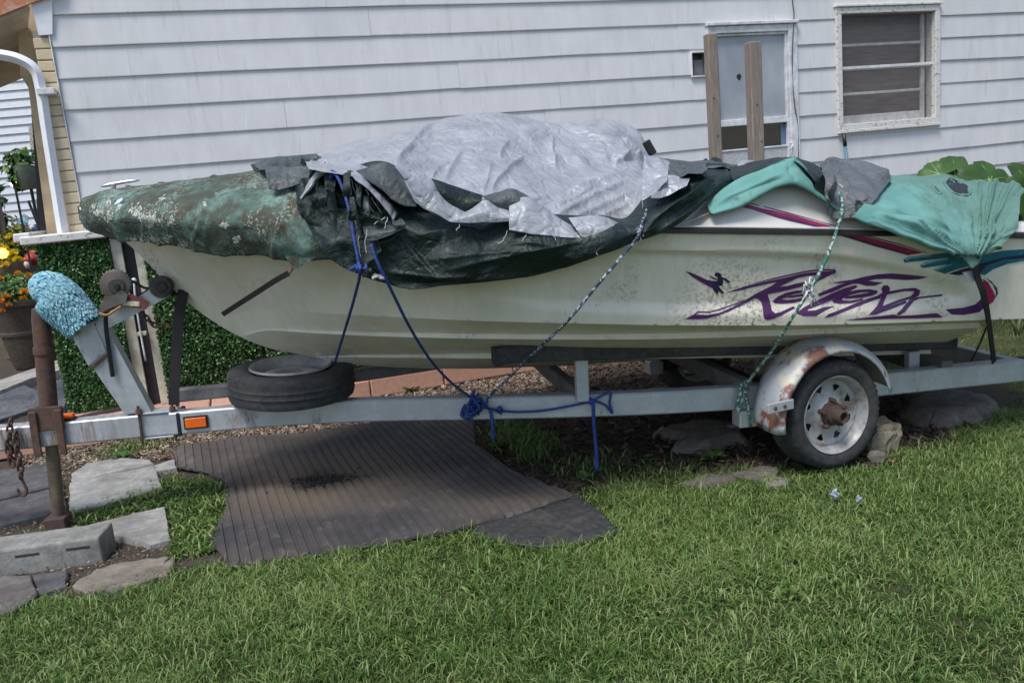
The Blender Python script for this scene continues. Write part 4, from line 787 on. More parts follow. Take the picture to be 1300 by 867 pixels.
for k, L_ in enumerate(([(120, 182), (150, 165), (260, 152), (420, 138), (470, 140), (480, 160), (300, 180), (150, 195), (128, 198)], [(218, 212), (250, 195), (400, 168), (500, 165), (510, 190), (330, 215), (240, 228), (225, 225)], [(292, 240), (330, 225), (420, 195), (520, 190), (520, 212), (420, 240), (360, 262), (330, 252)])): decal('feather', c3(L_), TEAL, off=.0026+.0004*k)
for k, L_ in enumerate(([(130, 178), (160, 165), (280, 153), (280, 158), (160, 173), (138, 186)], [(222, 208), (260, 195), (380, 173), (380, 178), (260, 203), (230, 216)], [(300, 238), (340, 224), (400, 204), (400, 208), (345, 230), (310, 243)])): decal('feather_highlight', c3(L_), LTEAL, off=.0044)
decal('feather', c3([(520, 165), (600, 148), (700, 128), (821, 120), (900, 118), (900, 150), (821, 150), (700, 172), (600, 200), (540, 225)]), TEAL); decal('feather_band', c3([(380, 262), (460, 235), (560, 205), (700, 168), (821, 150), (900, 146), (900, 180), (821, 182), (720, 195), (640, 220), (570, 262), (520, 258), (440, 270)]), NAVY, off=.0034)
decal('feather', c3([(560, 262), (600, 215), (700, 180), (821, 172), (900, 170), (900, 184), (821, 186), (720, 205), (640, 235), (590, 270)]), TEAL, off=.004)
decal('flame', c3([(582, 290), (610, 310), (640, 360), (655, 395), (640, 425), (610, 445), (596, 400), (585, 340)]), MAG, off=.0026); decal('flame_edge', c3([(590, 280), (630, 305), (662, 345), (668, 375), (655, 400), (658, 365), (640, 325), (610, 297)]), NAVY, off=.003)

# ------------------------------------------------------------------ canvas and tarps
def sheet(name, rows, mat, parent, nu, nv, wr=None, th=.0015, smooth=True):  # rows of (px, py, v) or ('b', s, v, w)
    P = np.array([[BT.px(*q) if q[0] != 'b' else BT.p(*q[1:]) for q in r] for r in rows]); P = cr1(P, nu); P = cr1(P.transpose(1, 0, 2), nv).transpose(1, 0, 2)
    du = np.gradient(P, axis=0); dv = np.gradient(P, axis=1); N = np.cross(du, dv); N /= np.linalg.norm(N, axis=2)[:, :, None]+1e-9
    flip = (N*(P-EYE)).sum(2) > 0; sgn = -1 if flip[nu//3:].mean() > .5 else 1; N = N*sgn
    L = (P-BT.O) @ np.array([BT.U, BT.V, BT.W]).T
    if wr is not None: P = P+N*wr(L, topx(P), np.linspace(0, 1, nu)[:, None]+0*L[:, :, 0], np.linspace(0, 1, nv)[None]+0*L[:, :, 0])[:, :, None]
    V, F = grid(P)
    if sgn < 0: F = [f[::-1] for f in F]
    o = new(name, V, F, mat, parent, smooth)
    if th: mod_solid(o, th, 1.)
    return o
def cr_wr(seed, amp, n=90, fine=.35, sx=1., sy=1., top=.1):
    def f(L, q, u, v):
        A = np.stack([L[:, :, 0]*sx, (L[:, :, 2]-L[:, :, 1]*.7)*sy], -1).reshape(-1, 2); h = facet(A, n, seed, .9)+fine*facet(A, n*5, seed+1, .9)
        h -= h.mean(); return (h*amp).reshape(L.shape[:2])*(.25+.75*sst(0, .12, v)*sst(1, .88, v)*sst(0, top, u))+.004*fbm(L[:, :, 0]*9, L[:, :, 2]*9, L[:, :, 1]*9, 3, seed)
    return f
def folds(L, lines):                                               # lines: pixel segments with height and width (px)
    return 0
def fold_px(q, lines):
    h = np.zeros(q.shape[:2])
    for (x0, y0, x1, y1, a, w) in lines:
        d = np.array([x1-x0, y1-y0], float); ln = np.hypot(*d); d /= ln; r = q-np.array([x0, y0]); t = (r@d)/ln; n = r@np.array([-d[1], d[0]])
        n = n+1.5*np.sin(t*5+x0); h += a*np.exp(-np.abs(n)/w)*sst(-.05, .2, t)*sst(1.05, .7, t)
    return h
# bow cover
cw_ = np.array([bl_(x, y, 0) for x, y in ((100.5, 262), (103, 254), (122, 246.6), (143, 241), (171, 237), (203, 234), (235, 229), (300, 222), (338, 216), (420, 208), (520, 200))]); crown = pch(cw_[:, 0], cw_[:, 2])
lw_ = np.array([bl_(*p) for p in ((100.5, 279, -.0), (109, 289.5, -.06), (122, 298, -.12), (155, 306.5, -.24), (187, 309, -.34), (235, 315, -.47), (276, 322, -.57), (330, 326, -.69), (415, 331, -.85), (520, 336, -.97))]); lev, lew = pch(lw_[:, 0], lw_[:, 1]), pch(lw_[:, 0], lw_[:, 2])
s0 = min(cw_[0, 0], lw_[0, 0])+.001; sc_ = np.concatenate([s0+np.linspace(0, 1, 40)**2*.15, np.linspace(s0+.155, 1.75, 190)]); net = []
for s in sc_:
    k = float(sst(s0, s0+.05, s)); vr = min(-.004, float(shv(max(s, .256)))-.022)*max(k, .02); wr_ = float(shw(max(s, .256))); vl_ = min(-.002, float(lev(s))-.018*k); wl = float(lew(s)); wc = float(crown(s)); wr_ = min(wr_+.012, wc-.01)
    r = [(vl_, wl), (vl_*.5+vr*.5-.012*k, wl*.5+wr_*.5-.005), (vr, wr_-.012), (vr*.97, wr_+(wc-wr_)*.18), (vr*.86, wr_+(wc-wr_)*.5), (vr*.55, wr_+(wc-wr_)*.86), (vr*.2, wc), (0, wc)]
    r = cr1(np.array(r), 46); net.append(np.r_[r, (r*[-1, 1])[::-1][1:]])
net = np.array(net); Sg = np.repeat(sc_[:, None], net.shape[1], 1); P = toW(Sg, net[:, :, 0], net[:, :, 1]); N = np.cross(np.gradient(P, axis=1), np.gradient(P, axis=0)); N /= np.linalg.norm(N, axis=2)[:, :, None]+1e-9
if (N[100, 45]@np.array([0, 0, 1.])) < 0: N = -N
w_ = net[:, :, 1]; drop = sst(.0, .10, shw(np.maximum(Sg, .256))-w_)
h = .010*fbm(Sg*5, w_*5, net[:, :, 0]*5, 4, 21)+.034*(ridge(Sg*6+w_*3, w_*2.2, 2, 8)-.5)*drop+.006*(ridge(Sg*9, w_*9+net[:, :, 0]*4, 3, 14)-.5)
for sm in (.62, .88, 1.22): h += .007*np.exp(-((Sg-sm-.04*np.sin(w_*14))/.012)**2)
P = P+N*(h*sst(0, .06, Sg-s0))[:, :, None]
bc = new('bow_cover', *grid(P), BOWC, None, True); mod_solid(bc, .002, 1); tag(bc, 'mildewed green canvas cover with lichen stretched over the boat bow', 'boat cover')
btree = BVHTree.FromPolygons([Vector(v) for v in P.reshape(-1, 3)], grid(P)[1])
tri = [(362, 325), (398, 328), (380, 342), (373, 343)]; V, F = ppx(BT, tri, -.85, .003); new('tie_tab', V, F, BOWC, bc)
rl_ = np.random.default_rng(31); NV, NF_, NR = [], [], []
for (x, y, r, n) in ((136, 256, 5, 16), (127, 270, 7, 26), (140, 275, 8, 26), (173, 268, 7, 28), (180, 275, 6, 20), (190, 281, 8, 40), (197, 279, 6, 24), (217, 282, 4, 12), (170, 303, 4, 10), (185, 304, 9, 34), (199, 306, 6, 22), (212, 304, 6, 20), (233, 311, 6, 20), (284, 286, 4, 14), (300, 303, 5, 16), (150, 262, 4, 10), (120, 262, 3, 8), (260, 259, 3, 8), (205, 252, 4, 8)):
    for k in range(int(n*1.6)):
        a = rl_.normal(size=2)*r*.5; d = Vector(ray(x+a[0], y+a[1])).normalized(); hh, nn_, _, _ = btree.ray_cast(Vector(EYE), d)
        if hh is None: continue
        if nn_.dot(d) > 0: nn_ = -nn_
        f = frame_at(np.array(hh), np.cross(np.array(nn_), rl_.normal(size=3)), np.array(nn_)); q = rl_.random()*.0055+.0025; m = 7; b = len(NV)
        NV += [f.p(q*math.cos(t)*(1+.3*rl_.normal()), q*math.sin(t)*(1+.3*rl_.normal()), .001) for t in np.linspace(0, 6.283, m+1)[:-1]]+[f.p(0, 0, .0035)]
        NF_ += [(b+i, b+(i+1) % m, b+m) for i in range(m)]; NR += [rl_.random()]*(m+1)
LICH = m_leaf('pale_lichen', (.20, .21, .17), (.33, .34, .29), (.48, .49, .45), 0., .95); tag(big('lichen', np.array(NV), np.array(NF_), 3, LICH, bc, {'rnd': NR}), kind='stuff')
scp = []
for x, y in ((145, 259), (149, 254), (156, 251), (155, 255), (151, 258), (146, 260)):
    d = Vector(ray(x, y)).normalized(); hh, nn_, _, _ = btree.ray_cast(Vector(EYE), d); scp.append(np.array(hh)-np.array(d)*.012 if hh is not None else BT.px(x, y, -.2))
tag(new('paper_scrap', *prism(scp, [q+_V*.003 for q in scp]), simple('pale_blue_paper', (.42, .58, .70), .7, var=.2), None), 'small pale blue scrap stuck to the green bow cover near its tip', 'scrap')
# silver and dark tarp
tp = thing('tarpaulin', 'crumpled silver and dark green tarpaulin tied over the middle of the boat', 'tarp', BT.p(2, 0, .9))
rx = [385, 430, 490, 540, 590, 640, 700, 740, 780, 808, 822]; ry = [200, 187, 172, 158, 145, 144, 157, 158, 152, 168, 194]
lx = [392, 440, 505, 556, 600, 645, 700, 745, 775, 803, 816]; ly = [214, 224, 240, 272, 282, 285, 297, 302, 303, 292, 262]
rdg = [bl_(x, y, .05) for x, y in zip(rx, ry)]
rowsS = [[('b', q[0]+.0, .98, float(shw(q[0]))+.03) for q in rdg], [('b', q[0], .80, q[2]*.35+.65*(float(shw(q[0]))+.17)) for q in rdg], [('b', q[0], .45, q[2]-.06) for q in rdg], [(x, y, .05) for x, y in zip(rx, ry)]]
for f, v in ((.30, -.33), (.62, -.68), (1., -.98)): rowsS.append([(x+(a-x)*f, y+(b-y)*f-(5 if f < .9 else 0)*math.sin(i*.314), v) for i, (x, y, a, b) in enumerate(zip(rx, ry, lx, ly))])
FL = [(500, 208, 555, 155, .022, 3), (546, 225, 572, 205, .012, 2), (563, 226, 590, 190, .014, 2), (612, 245, 625, 205, .010, 2), (622, 241, 668, 193, .020, 2.5), (635, 200, 645, 175, .012, 2), (530, 185, 548, 172, .008, 2), (690, 285, 800, 225, .022, 3), (715, 285, 812, 240, .02, 3), (740, 292, 813, 250, .018, 2.5), (700, 262, 760, 235, .012, 3), (660, 165, 700, 172, .01, 3), (700, 172, 705, 215, .012, 3), (705, 158, 790, 180, .010, 3), (770, 195, 815, 205, -.02, 4), (780, 210, 800, 190, .02, 3), (790, 175, 818, 200, .02, 3), (640, 268, 700, 245, .012, 3), (595, 270, 640, 255, .01, 3), (720, 240, 790, 220, .014, 4), (690, 200, 750, 205, .012, 5)]
def wrS(L, q, u, v):
    A = np.stack([L[:, :, 0], L[:, :, 2]-L[:, :, 1]], -1).reshape(-1, 2); right = sst(2.2, 2.9, L[:, :, 0])
    c = (facet(A, 60, 41, .8)*.6).reshape(u.shape)*(.15+.85*right)+(facet(A, 420, 42, .9)*.55).reshape(u.shape)*(.25+.75*right)
    st = .006*(ridge(L[:, :, 0]*9+L[:, :, 1]*3, L[:, :, 1]*2.2-L[:, :, 2]*2, 3, 17)-.5)
    return (c-c.mean())*.7+st*1.5+fold_px(q, FL)*1.5+.012*fbm(L[:, :, 0]*4, L[:, :, 1]*4, None, 3, 6)
sheet('silver_sheet', rowsS, SILVER, tp, 190, 330, wrS)
bx = [371, 380, 395, 423, 459, 486, 520, 563, 625, 680, 729, 764, 800, 845, 881, 905, 933]; by = [239, 256, 288, 329, 350, 359, 367, 363, 358, 351, 337, 323, 309, 293, 269, 249, 231]; bvv = [-.70, -.78, -.86, -.95, -1.0, -1.02, -1.04, -1.06, -1.08, -1.09, -1.10, -1.11, -1.11, -1.10, -1.05, -1.0, -.92]
tx = [392, 402, 415, 432, 455, 478, 500, 540, 600, 640, 690, 730, 770, 800, 835, 880, 922]; tyy = [205, 206, 208, 212, 212, 208, 214, 250, 268, 268, 280, 286, 288, 276, 226, 211, 211]; tvv = [-.50, -.55, -.60, -.66, -.70, -.72, -.76, -.86, -.92, -.93, -.95, -.96, -.96, -.95, -.85, -.75, -.70]
tyy = [y-9 if 530 < x < 800 else y for x, y in zip(tx, tyy)]; rowsD = [[(x, y-3, v+.06) for x, y, v in zip(tx, tyy, tvv)], list(zip(tx, tyy, tvv))]
for f, bo in ((.35, .05), (.68, .045)): rowsD.append([(a+(c_-a)*f, b+(d-b)*f, v+(w2-v)*f**.6-bo) for a, b, v, c_, d, w2 in zip(tx, tyy, tvv, bx, by, bvv)])
rowsD.append(list(zip(bx, by, bvv)))
FD = [(395, 235, 455, 262, .02, 3), (380, 260, 455, 268, .015, 3), (410, 212, 400, 290, .018, 4), (425, 225, 430, 300, .02, 4), (437, 225, 455, 300, -.03, 4), (448, 225, 462, 300, .03, 3.5), (460, 225, 500, 270, .02, 3), (455, 285, 515, 262, .03, 4), (480, 315, 515, 295, .025, 3), (520, 300, 620, 290, .02, 7), (520, 330, 700, 318, .02, 8), (560, 345, 760, 300, .018, 7), (810, 300, 900, 230, .025, 4), (825, 300, 920, 232, .02, 4), (845, 270, 915, 218, .025, 5), (480, 345, 600, 352, .018, 5), (640, 310, 700, 312, .015, 4), (820, 285, 880, 245, .02, 3)]
def wrD(L, q, u, v):
    A = np.stack([L[:, :, 0], L[:, :, 2]], -1).reshape(-1, 2); left = sst(2.0, 1.3, L[:, :, 0])
    c = (facet(A, 70, 51, .9)*.7).reshape(u.shape)+(facet(A, 420, 52, .9)*.6).reshape(u.shape)*(.4+.6*left)
    return (c-c.mean())*(.9+.7*left)*(.4+.6*sst(0, .2, u))+fold_px(q, FD)+.008*fbm(L[:, :, 0]*5, L[:, :, 2]*5, None, 3, 9)
sheet('dark_skirt', rowsD, DARK, tp, 110, 330, wrD)
def patch(name, top, bot, mat, v0, v1, seed, amp=.25, parent=tp, nu=26, nv=60, n=50, mid=None, bul=.02):
    k = max(len(top), len(bot))*2; jr = np.random.default_rng(seed); T = cr1(np.array(top, float), k)+jr.normal(size=(k, 2))*.25; Bq = cr1(np.array(bot, float), k)+jr.normal(size=(k, 2))*.35
    amp *= 1.3; rows_ = [[(x, y, v0) for x, y in T], [((x+a)/2, (y+b)/2, (v0+v1)/2-bul) for (x, y), (a, b) in zip(T, Bq)], [(x, y, v1) for x, y in Bq]]
    return sheet(name, rows_, mat, parent, nu, nv, cr_wr(seed, amp, n))
patch('folded_hem', [(502, 211), (522, 218), (546, 226), (556, 240), (570, 256), (592, 270)], [(502, 212), (520, 238), (538, 263), (556, 273), (570, 281), (586, 282)], SILVER, -1.03, -1.085, 61, .10)
patch('folded_hem', [(580, 274), (600, 264), (617, 253), (630, 262), (648, 268)], [(572, 282), (590, 283), (610, 283), (630, 282), (648, 281)], SILVER, -1.05, -1.10, 62, .12)
patch('folded_hem', [(646, 258), (668, 250), (690, 262), (712, 278), (738, 294)], [(646, 292), (668, 296), (690, 299), (712, 301), (742, 303)], SILVER, -1.04, -1.115, 63, .15)
patch('folded_hem', [(722, 276), (745, 274), (765, 275), (785, 283), (806, 289)], [(738, 301), (755, 305), (770, 306), (788, 302), (806, 293)], SILVER, -1.06, -1.12, 64, .2)
patch('dark_pocket', [(548, 227), (570, 234), (592, 241), (613, 249)], [(560, 250), (575, 262), (588, 271), (610, 259)], DARK, -1.0, -1.04, 65, .15)
patch('grey_fold', [(610, 249), (630, 245), (650, 240), (672, 250)], [(616, 252), (630, 264), (645, 266), (664, 262)], GREYT, -1.01, -1.05, 66, .2)
patch('dark_flap', [(452, 217), (470, 211), (488, 205), (502, 213), (516, 236)], [(474, 232), (488, 244), (500, 256), (515, 262), (530, 262)], GREYT, -.93, -1.03, 67, .25)
patch('silver_strip', [(444, 221), (462, 226), (480, 242), (496, 256), (505, 270)], [(452, 229), (463, 237), (476, 250), (490, 265), (500, 280)], SILVER, -.97, -1.05, 68, .25)
patch('silver_strip', [(412, 211), (400, 220), (390, 234), (380, 250)], [(418, 217), (404, 228), (395, 240), (383, 254)], SILVER, -.80, -.84, 69, .25)
patch('grey_flap', [(336, 214), (350, 211), (370, 212), (395, 210)], [(341, 240), (355, 241), (372, 236), (392, 230)], GREYT, -.66, -.76, 70, .4)
patch('bunched_edge', [(322, 208), (345, 200), (372, 199), (398, 197), (414, 204)], [(330, 215), (350, 214), (375, 216), (398, 216), (415, 214)], GREYT, -.40, -.55, 71, 1.0, n=60)
patch('black_shred', [(318, 209), (332, 205), (345, 203), (360, 201)], [(322, 216), (335, 214), (348, 213), (362, 212)], DARK, -.3, -.4, 72, .8)
patch('gathered_cloth', [(434, 219), (445, 217), (455, 222), (464, 232)], [(452, 330), (462, 336), (474, 330), (484, 318)], DARK, -.84, -1.06, 73, .7, n=80)
patch('torn_corner', [(460, 288), (480, 286), (500, 286), (513, 288)], [(466, 306), (480, 304), (498, 297), (514, 291)], GREYT, -1.02, -1.07, 74, .3)
patch('loose_bunch', [(818, 196), (828, 198), (838, 199), (850, 206)], [(815, 256), (822, 252), (832, 242), (846, 230)], SILVER, -.80, -1.08, 75, .8, n=60)
patch('loose_bunch', [(834, 199), (850, 202), (870, 205), (896, 207)], [(838, 228), (856, 226), (874, 222), (898, 215)], GREYT, -.74, -1.02, 86, 1.0, n=70)
patch('loose_bunch', [(838, 226), (850, 222), (862, 224), (876, 226)], [(826, 252), (840, 251), (856, 245), (872, 236)], SILVER, -1.0, -1.09, 87, .7, n=40)
patch('silver_shred', [(846, 236), (858, 231), (872, 228)], [(846, 244), (858, 239), (874, 233)], SILVER, -.97, -1.0, 76, .3)
patch('grey_edge', [(880, 206), (905, 204), (930, 209), (960, 206), (1000, 200)], [(900, 214), (925, 216), (940, 224), (965, 214), (1003, 206)], GREYT, -.45, -.78, 77, .6)
patch('silver_shred', [(938, 205), (950, 203), (960, 206)], [(936, 212), (948, 213), (962, 211)], SILVER, -.5, -.6, 78, .7)
for k, (x, y, x2, y2) in enumerate(((895, 205, 900, 210), (905, 203, 915, 210))): patch('black_shred', [(x-6, y+4), (x, y-4), (x2, y-1)], [(x-4, y+8), (x+2, y+7), (x2+4, y2+2)], DARK, -.4, -.45, 80+k, .6)
rs = np.random.default_rng(55)
for i, (x, y, w_, h_, mt_, v_) in enumerate(((402, 200, 14, 7, GREYT, -.5), (410, 206, 12, 8, SILVER, -.6), (388, 203, 14, 7, DARK, -.5), (440, 236, 9, 30, DARK, -1.0), (456, 244, 8, 34, GREYT, -1.0), (448, 262, 8, 26, DARK, -1.04), (466, 262, 10, 26, GREYT, -1.02), (478, 276, 14, 12, DARK, -1.04), (420, 232, 14, 22, GREYT, -.94), (408, 250, 16, 24, DARK, -.95), (486, 252, 14, 16, DARK, -.98), (505, 284, 18, 9, GREYT, -1.06), (465, 346, 14, 8, GREYT, -1.07), (480, 352, 14, 7, SILVER, -1.08))):
    a = rs.normal()*.25; patch('shred', [(x-w_/2+j*w_/3+rs.normal()*1.2, y-h_/2+a*j*2+rs.normal()*1.2) for j in range(4)], [(x-w_/2+j*w_/3+rs.normal()*2, y+h_/2+a*j*2+rs.normal()*2) for j in range(4)], mt_, v_+.02, v_-.02, 200+i, .8, nu=14, nv=18, n=14)
fr9 = BT.px(825, 190, -.3); new('padded_bar', *tube([BT.px(820, 180, -.25), BT.px(829, 196, -.25)], .022, 8), WEB, tp)
rt = np.random.default_rng(8); fm = MB()
for (x, y, dx, dy, v) in ((468, 292, -4, 28, -1.08), (487, 290, 6, -14, -1.06), (475, 285, 16, -10, -1.06), (645, 294, -10, 16, -1.12), (667, 299, -6, 25, -1.12), (703, 297, 0, 12, -1.12), (583, 285, -4, 8, -1.1), (868, 238, 9, 6, -1.02), (864, 236, 2, 9, -1.02), (813, 292, 0, 14, -1.13), (757, 305, 2, 20, -1.13), (465, 240, 8, 30, -1.0), (472, 250, 12, 22, -1.0), (455, 300, 2, 26, -1.06), (444, 225, 10, 22, -.95), (450, 232, 6, 28, -.97)):
    P = [BT.px(x+dx*t+rt.normal()*1.2, y+dy*t+rt.normal()*.6, v) for t in np.linspace(0, 1, 5)]; fm.add(*tube(cr1(P, 10), .0013, 4))
tag(fm.new('frayed_threads', simple('white_thread', (.5, .5, .5), .8), tp), kind='stuff')
# aqua stern cover
sc2 = thing('stern_cover', 'torn aqua canvas cover sagging over the stern of the boat', 'boat cover', BT.p(3.8, -.6, .9))
at_ = [(897, 261), (932, 234), (968, 218), (1003, 203.5), (1013, 206), (1026, 221), (1041, 246), (1058, 262)]; ab_ = [(904, 271), (937, 261), (964, 246.5), (985, 236.5), (1005, 233), (1019, 238.5), (1037, 249.5), (1064, 269)]
def wrA(L, q, u, v): return .010*np.sin(u*9+v*3)*sst(0, .3, u)+.004*fbm(L[:, :, 0]*9, L[:, :, 2]*9, None, 3, 4)+fold_px(q, [(905, 262, 1000, 215, .02, 3), (930, 250, 1000, 222, -.015, 3), (1003, 208, 1008, 232, -.012, 3), (1010, 210, 1035, 243, .012, 3)])
sheet('arched_flap', [[(x, y-3, -.93) for x, y in at_], [(x, y, -.985) for x, y in at_], [((x+a)/2, (y+b)/2, -1.03) for (x, y), (a, b) in zip(at_, ab_)], [(a, b, -1.045) for a, b in ab_], [(a, b-2, -1.02) for a, b in ab_]], AQUA, sc2, 46, 110, wrA)
sheet('corner_tab', [[(1013, 238, -.93), (1024, 240, -.93), (1030, 246, -.93)], [(1014, 250, -.95), (1022, 252, -.95), (1028, 250, -.95)], [(1016, 257, -.95), (1021, 256, -.95), (1027, 251, -.95)]], AQUA, sc2, 12, 12, None)
sheet('dark_overlap', [[(915, 214, -.55), (960, 205, -.55), (1000, 200, -.55), (1025, 204, -.55), (1042, 212, -.55)], [(925, 220, -.85), (960, 213, -.87), (1002, 203, -.88), (1024, 212, -.90), (1046, 225, -.93)], [(932, 232, -.95), (966, 217, -.97), (1004, 204.5, -.98), (1030, 225, -1.02), (1056, 262, -1.05)]], DARK, sc2, 30, 80, cr_wr(91, .4, 50))
gt = [(1034, 211), (1052, 209), (1073, 208), (1094, 213), (1110, 221), (1126, 227)]; gm = [(1044, 224), (1056, 228), (1070, 236), (1084, 238), (1100, 240), (1117, 246)]; gb = [(1046, 252), (1054, 262), (1066, 270), (1076, 273), (1088, 271), (1102, 266)]
sheet('grey_patch', [[('b', *(bl_(x, y, -.15)+np.array([0, .5, -.12]))) for x, y in gt], [(x, y, -.35) for x, y in gt], [(x, y, -1.0) for x, y in gm], [(x, y, -1.09) for x, y in gb]], m_darktarp('slate_crumpled_tarp', (.07, .077, .082), (.13, .14, .145), .5), sc2, 110, 130, cr_wr(93, 2.8, 220, .5, top=.62))
ct = [(1116, 222), (1148, 224), (1179, 226), (1196, 223), (1226, 230), (1256, 233), (1284, 234), (1294, 240)]
cb = [(1083, 275), (1100, 282), (1128, 291), (1168, 305), (1199, 316), (1222, 321), (1247, 321), (1268, 313)]
cm = [(1100, 255), (1122, 258), (1152, 264), (1182, 272), (1212, 280), (1236, 285), (1266, 284), (1285, 276)]; cu = [(1112, 236), (1138, 238), (1168, 240), (1194, 242), (1222, 248), (1250, 252), (1280, 252), (1295, 252)]
cm[-1] = (1294, 272); cn = [(x+(a-x)*.55, y+(b-y)*.55) for (x, y), (a, b) in zip(cm, cb)]; cn[-1] = (1288, 294); cb[-1] = (1272, 311)
def wrC(L, q, u, v):
    d = q-np.array([1236, 330.]); ang = np.arctan2(d[:, :, 0], -d[:, :, 1]); r = np.hypot(d[:, :, 0], d[:, :, 1])
    w_ = ang*(9+5*np.sin(ang*3))+r*.016+2.6*fbm(q[:, :, 0]*.016, q[:, :, 1]*.016, None, 3, 3)
    f = (1-np.abs(np.sin(w_)))**2.2; g = (1-np.abs(np.sin(w_*2.3+1)))**3
    return (.034*f+.014*g)*sst(175, 40, r)*sst(0, 25, r)*(.35+.65*sst(-.9, .3, ang))*(.45+.9*np.abs(vnoise(ang*7, r*.02, None, 7)))+.012*np.abs(vnoise(ang*6, r*.008, None, 4))*sst(260, 60, r)+fold_px(q, [(1128, 228, 1205, 300, .028, 3), (1120, 262, 1200, 310, .03, 3.5), (1140, 228, 1215, 275, .018, 3), (1110, 270, 1170, 298, .022, 3), (1160, 228, 1228, 290, .016, 3), (1135, 275, 1215, 312, .018, 2.5)])+.004*fbm(L[:, :, 0]*8, L[:, :, 2]*8, None, 3, 5)
sheet('aqua_cover', [[('b', *(bl_(x, y, -.1)+np.array([0, 1.0, -.22]))) for x, y in ct], [('b', *(bl_(x, y, -.1)+np.array([0, .5, -.04]))) for x, y in ct], [(x, y, -.1) for x, y in ct], [(x, y, -.70) for x, y in cu], [(x, y, -1.03) for x, y in cm], [(x, y, -1.10) for x, y in cn], [(x, y, -1.125) for x, y in cb], [(x, y-1, -1.10) for x, y in cb]], AQUA, sc2, 130, 190, wrC)
V, F = ppx(BT, [(1222, 320), (1248, 320), (1246, 328), (1238, 342), (1234, 341), (1224, 327)], -1.115, .012); new('corner_pocket', V, F, AQUA, sc2)
aq = [o for o in sc2.children if o.name.startswith('aqua_cover')][0]; atree = BVHTree.FromPolygons([v.co.copy() for v in aq.data.vertices], [tuple(p.vertices) for p in aq.data.polygons])
def on_aqua(x, y, off):
    d = Vector(ray(x, y)).normalized(); h, n, _, _ = atree.ray_cast(Vector(EYE), d)
    if h is None: return BT.px(x, y, -.6)
    return np.array(h-d*off)
for pl_ in ([(1199, 233), (1205, 226.5), (1217, 230.5), (1229, 236), (1231, 246.5), (1218, 247.5), (1207, 242.5)], [(1184, 235), (1187, 236), (1194, 244), (1192, 246), (1186, 240)]):
    v, t = fill(pl_, (), 2.5); new('dark_tear', [on_aqua(x, y, .007) for x, y in v], t, simple('tear_interior', (.010, .008, .009), .6), sc2)
    rm = np.array([on_aqua(x, y, .008) for x, y in pl_]); new('torn_rim', *tube(cr1(np.r_[rm, rm[:1]], 40), .006, 6, False), AQUA, sc2, True)
# ropes and straps
def rope(name, label, pts, r, mat, n=80, knots=()):
    t = thing(name, label, 'rope', BT.px(*pts[-1])); P = cr1(np.array([BT.px(*p) for p in pts]), n); new('line', *tube(P, r, 8), mat, t, True)
    for (x, y, v, k, sz, sd) in knots:
        rk = np.random.default_rng(sd); c = BT.px(x, y, v); m = MB()
        for i in range(k):
            a = rk.normal(size=(6, 3))*sz*.6; m.add(*tube(cr1(c+a, 22), r*.95, 6))
        m.new('knot', mat, t, True)
    return t
t = rope('blue_rope', 'blue rope from the tarp gather down to the spare tyre', [(424, 219, -.96), (432, 232, -.985), (442, 262, -1.03), (449, 300, -1.07), (455, 332, -1.09), (457, 348, -1.09), (448, 385, -.75), (436, 425, -.45), (425, 461, -.22)], .0062, BLUEROPE, 90, [(456, 340, -1.09, 4, .02, 1), (424, 222, -.95, 2, .012, 2)])
rope('blue_rope', 'blue rope slanting from the tarp to the knot on the trailer rail', [(471, 310, -1.09), (480, 335, -1.10), (495, 365, -1.07), (520, 415, -.93), (545, 455, -.7), (570, 483, -.5), (598, 505, -.36)], .0062, BLUEROPE, 70)
t = rope('blue_rope', 'tangle of blue rope knotted round the rail with ends hanging loose', [(598, 505, -.37), (606, 514, -.375), (640, 522, -.40), (680, 522, -.45), (720, 516, -.49), (750, 509, -.52), (768, 500, -.53), (775, 499, -.53), (774, 512, -.535), (777, 524, -.54), (768, 514, -.54), (752, 508, -.53)], .0062, BLUEROPE, 120, [(604, 514, -.375, 9, .045, 4), (597, 520, -.37, 5, .04, 5), (633, 521, -.41, 3, .016, 6), (752, 508, -.53, 3, .014, 7)])
new('loose_end', *tube(cr1(np.array([BT.px(x, y, -.40) for x, y in ((622, 518), (625, 535), (626, 558))]), 12), [.009]*12, 8), BLUEROPE, t, True)
new('loose_end', *tube(cr1(np.array([BT.px(x, y, -.535) for x, y in ((753, 509), (754, 540), (757, 570), (758, 598))]), 16), .009, 8), BLUEROPE, t, True)
rope('flecked_rope', 'dark blue and white flecked rope from the tarp to the trailer rail', [(822, 265, -1.0), (815, 285, -1.12), (808, 303, -1.13), (790, 325, -1.12), (760, 360, -1.10), (720, 408, -1.0), (680, 446, -.74), (640, 485, -.46), (618, 506, -.36)], .0066, FLECK, 90, [(812, 292, -1.12, 3, .015, 8)])
rope('green_rope', 'green and white rope running over the rear deck down to the axle bracket', [(1040, 212, -.5), (1056, 228, -.80), (1066, 245, -.99), (1069, 262, -1.06), (1066, 280, -1.07), (1058, 305, -1.07), (1046, 335, -1.07), (1030, 365, -1.06), (1008, 400, -1.04), (980, 445, -.84), (955, 478, -.70), (944, 492, -.665), (936, 512, -.665), (937, 522, -.665), (946, 500, -.67), (950, 520, -.67), (953, 541, -.67)], .0072, GREENROPE, 150, [(943, 492, -.67, 4, .022, 9)])
o = thing('rope_knot', 'frayed grey rope knot over the purple lettering', 'rope', BT.px(1025, 372, -1.06)); rk = np.random.default_rng(12); m = MB(); c = BT.px(1026, 366, -1.065)
for i in range(7): m.add(*tube(cr1(c+rk.normal(size=(5, 3))*[.012, .008, .02], 16), .006, 6))
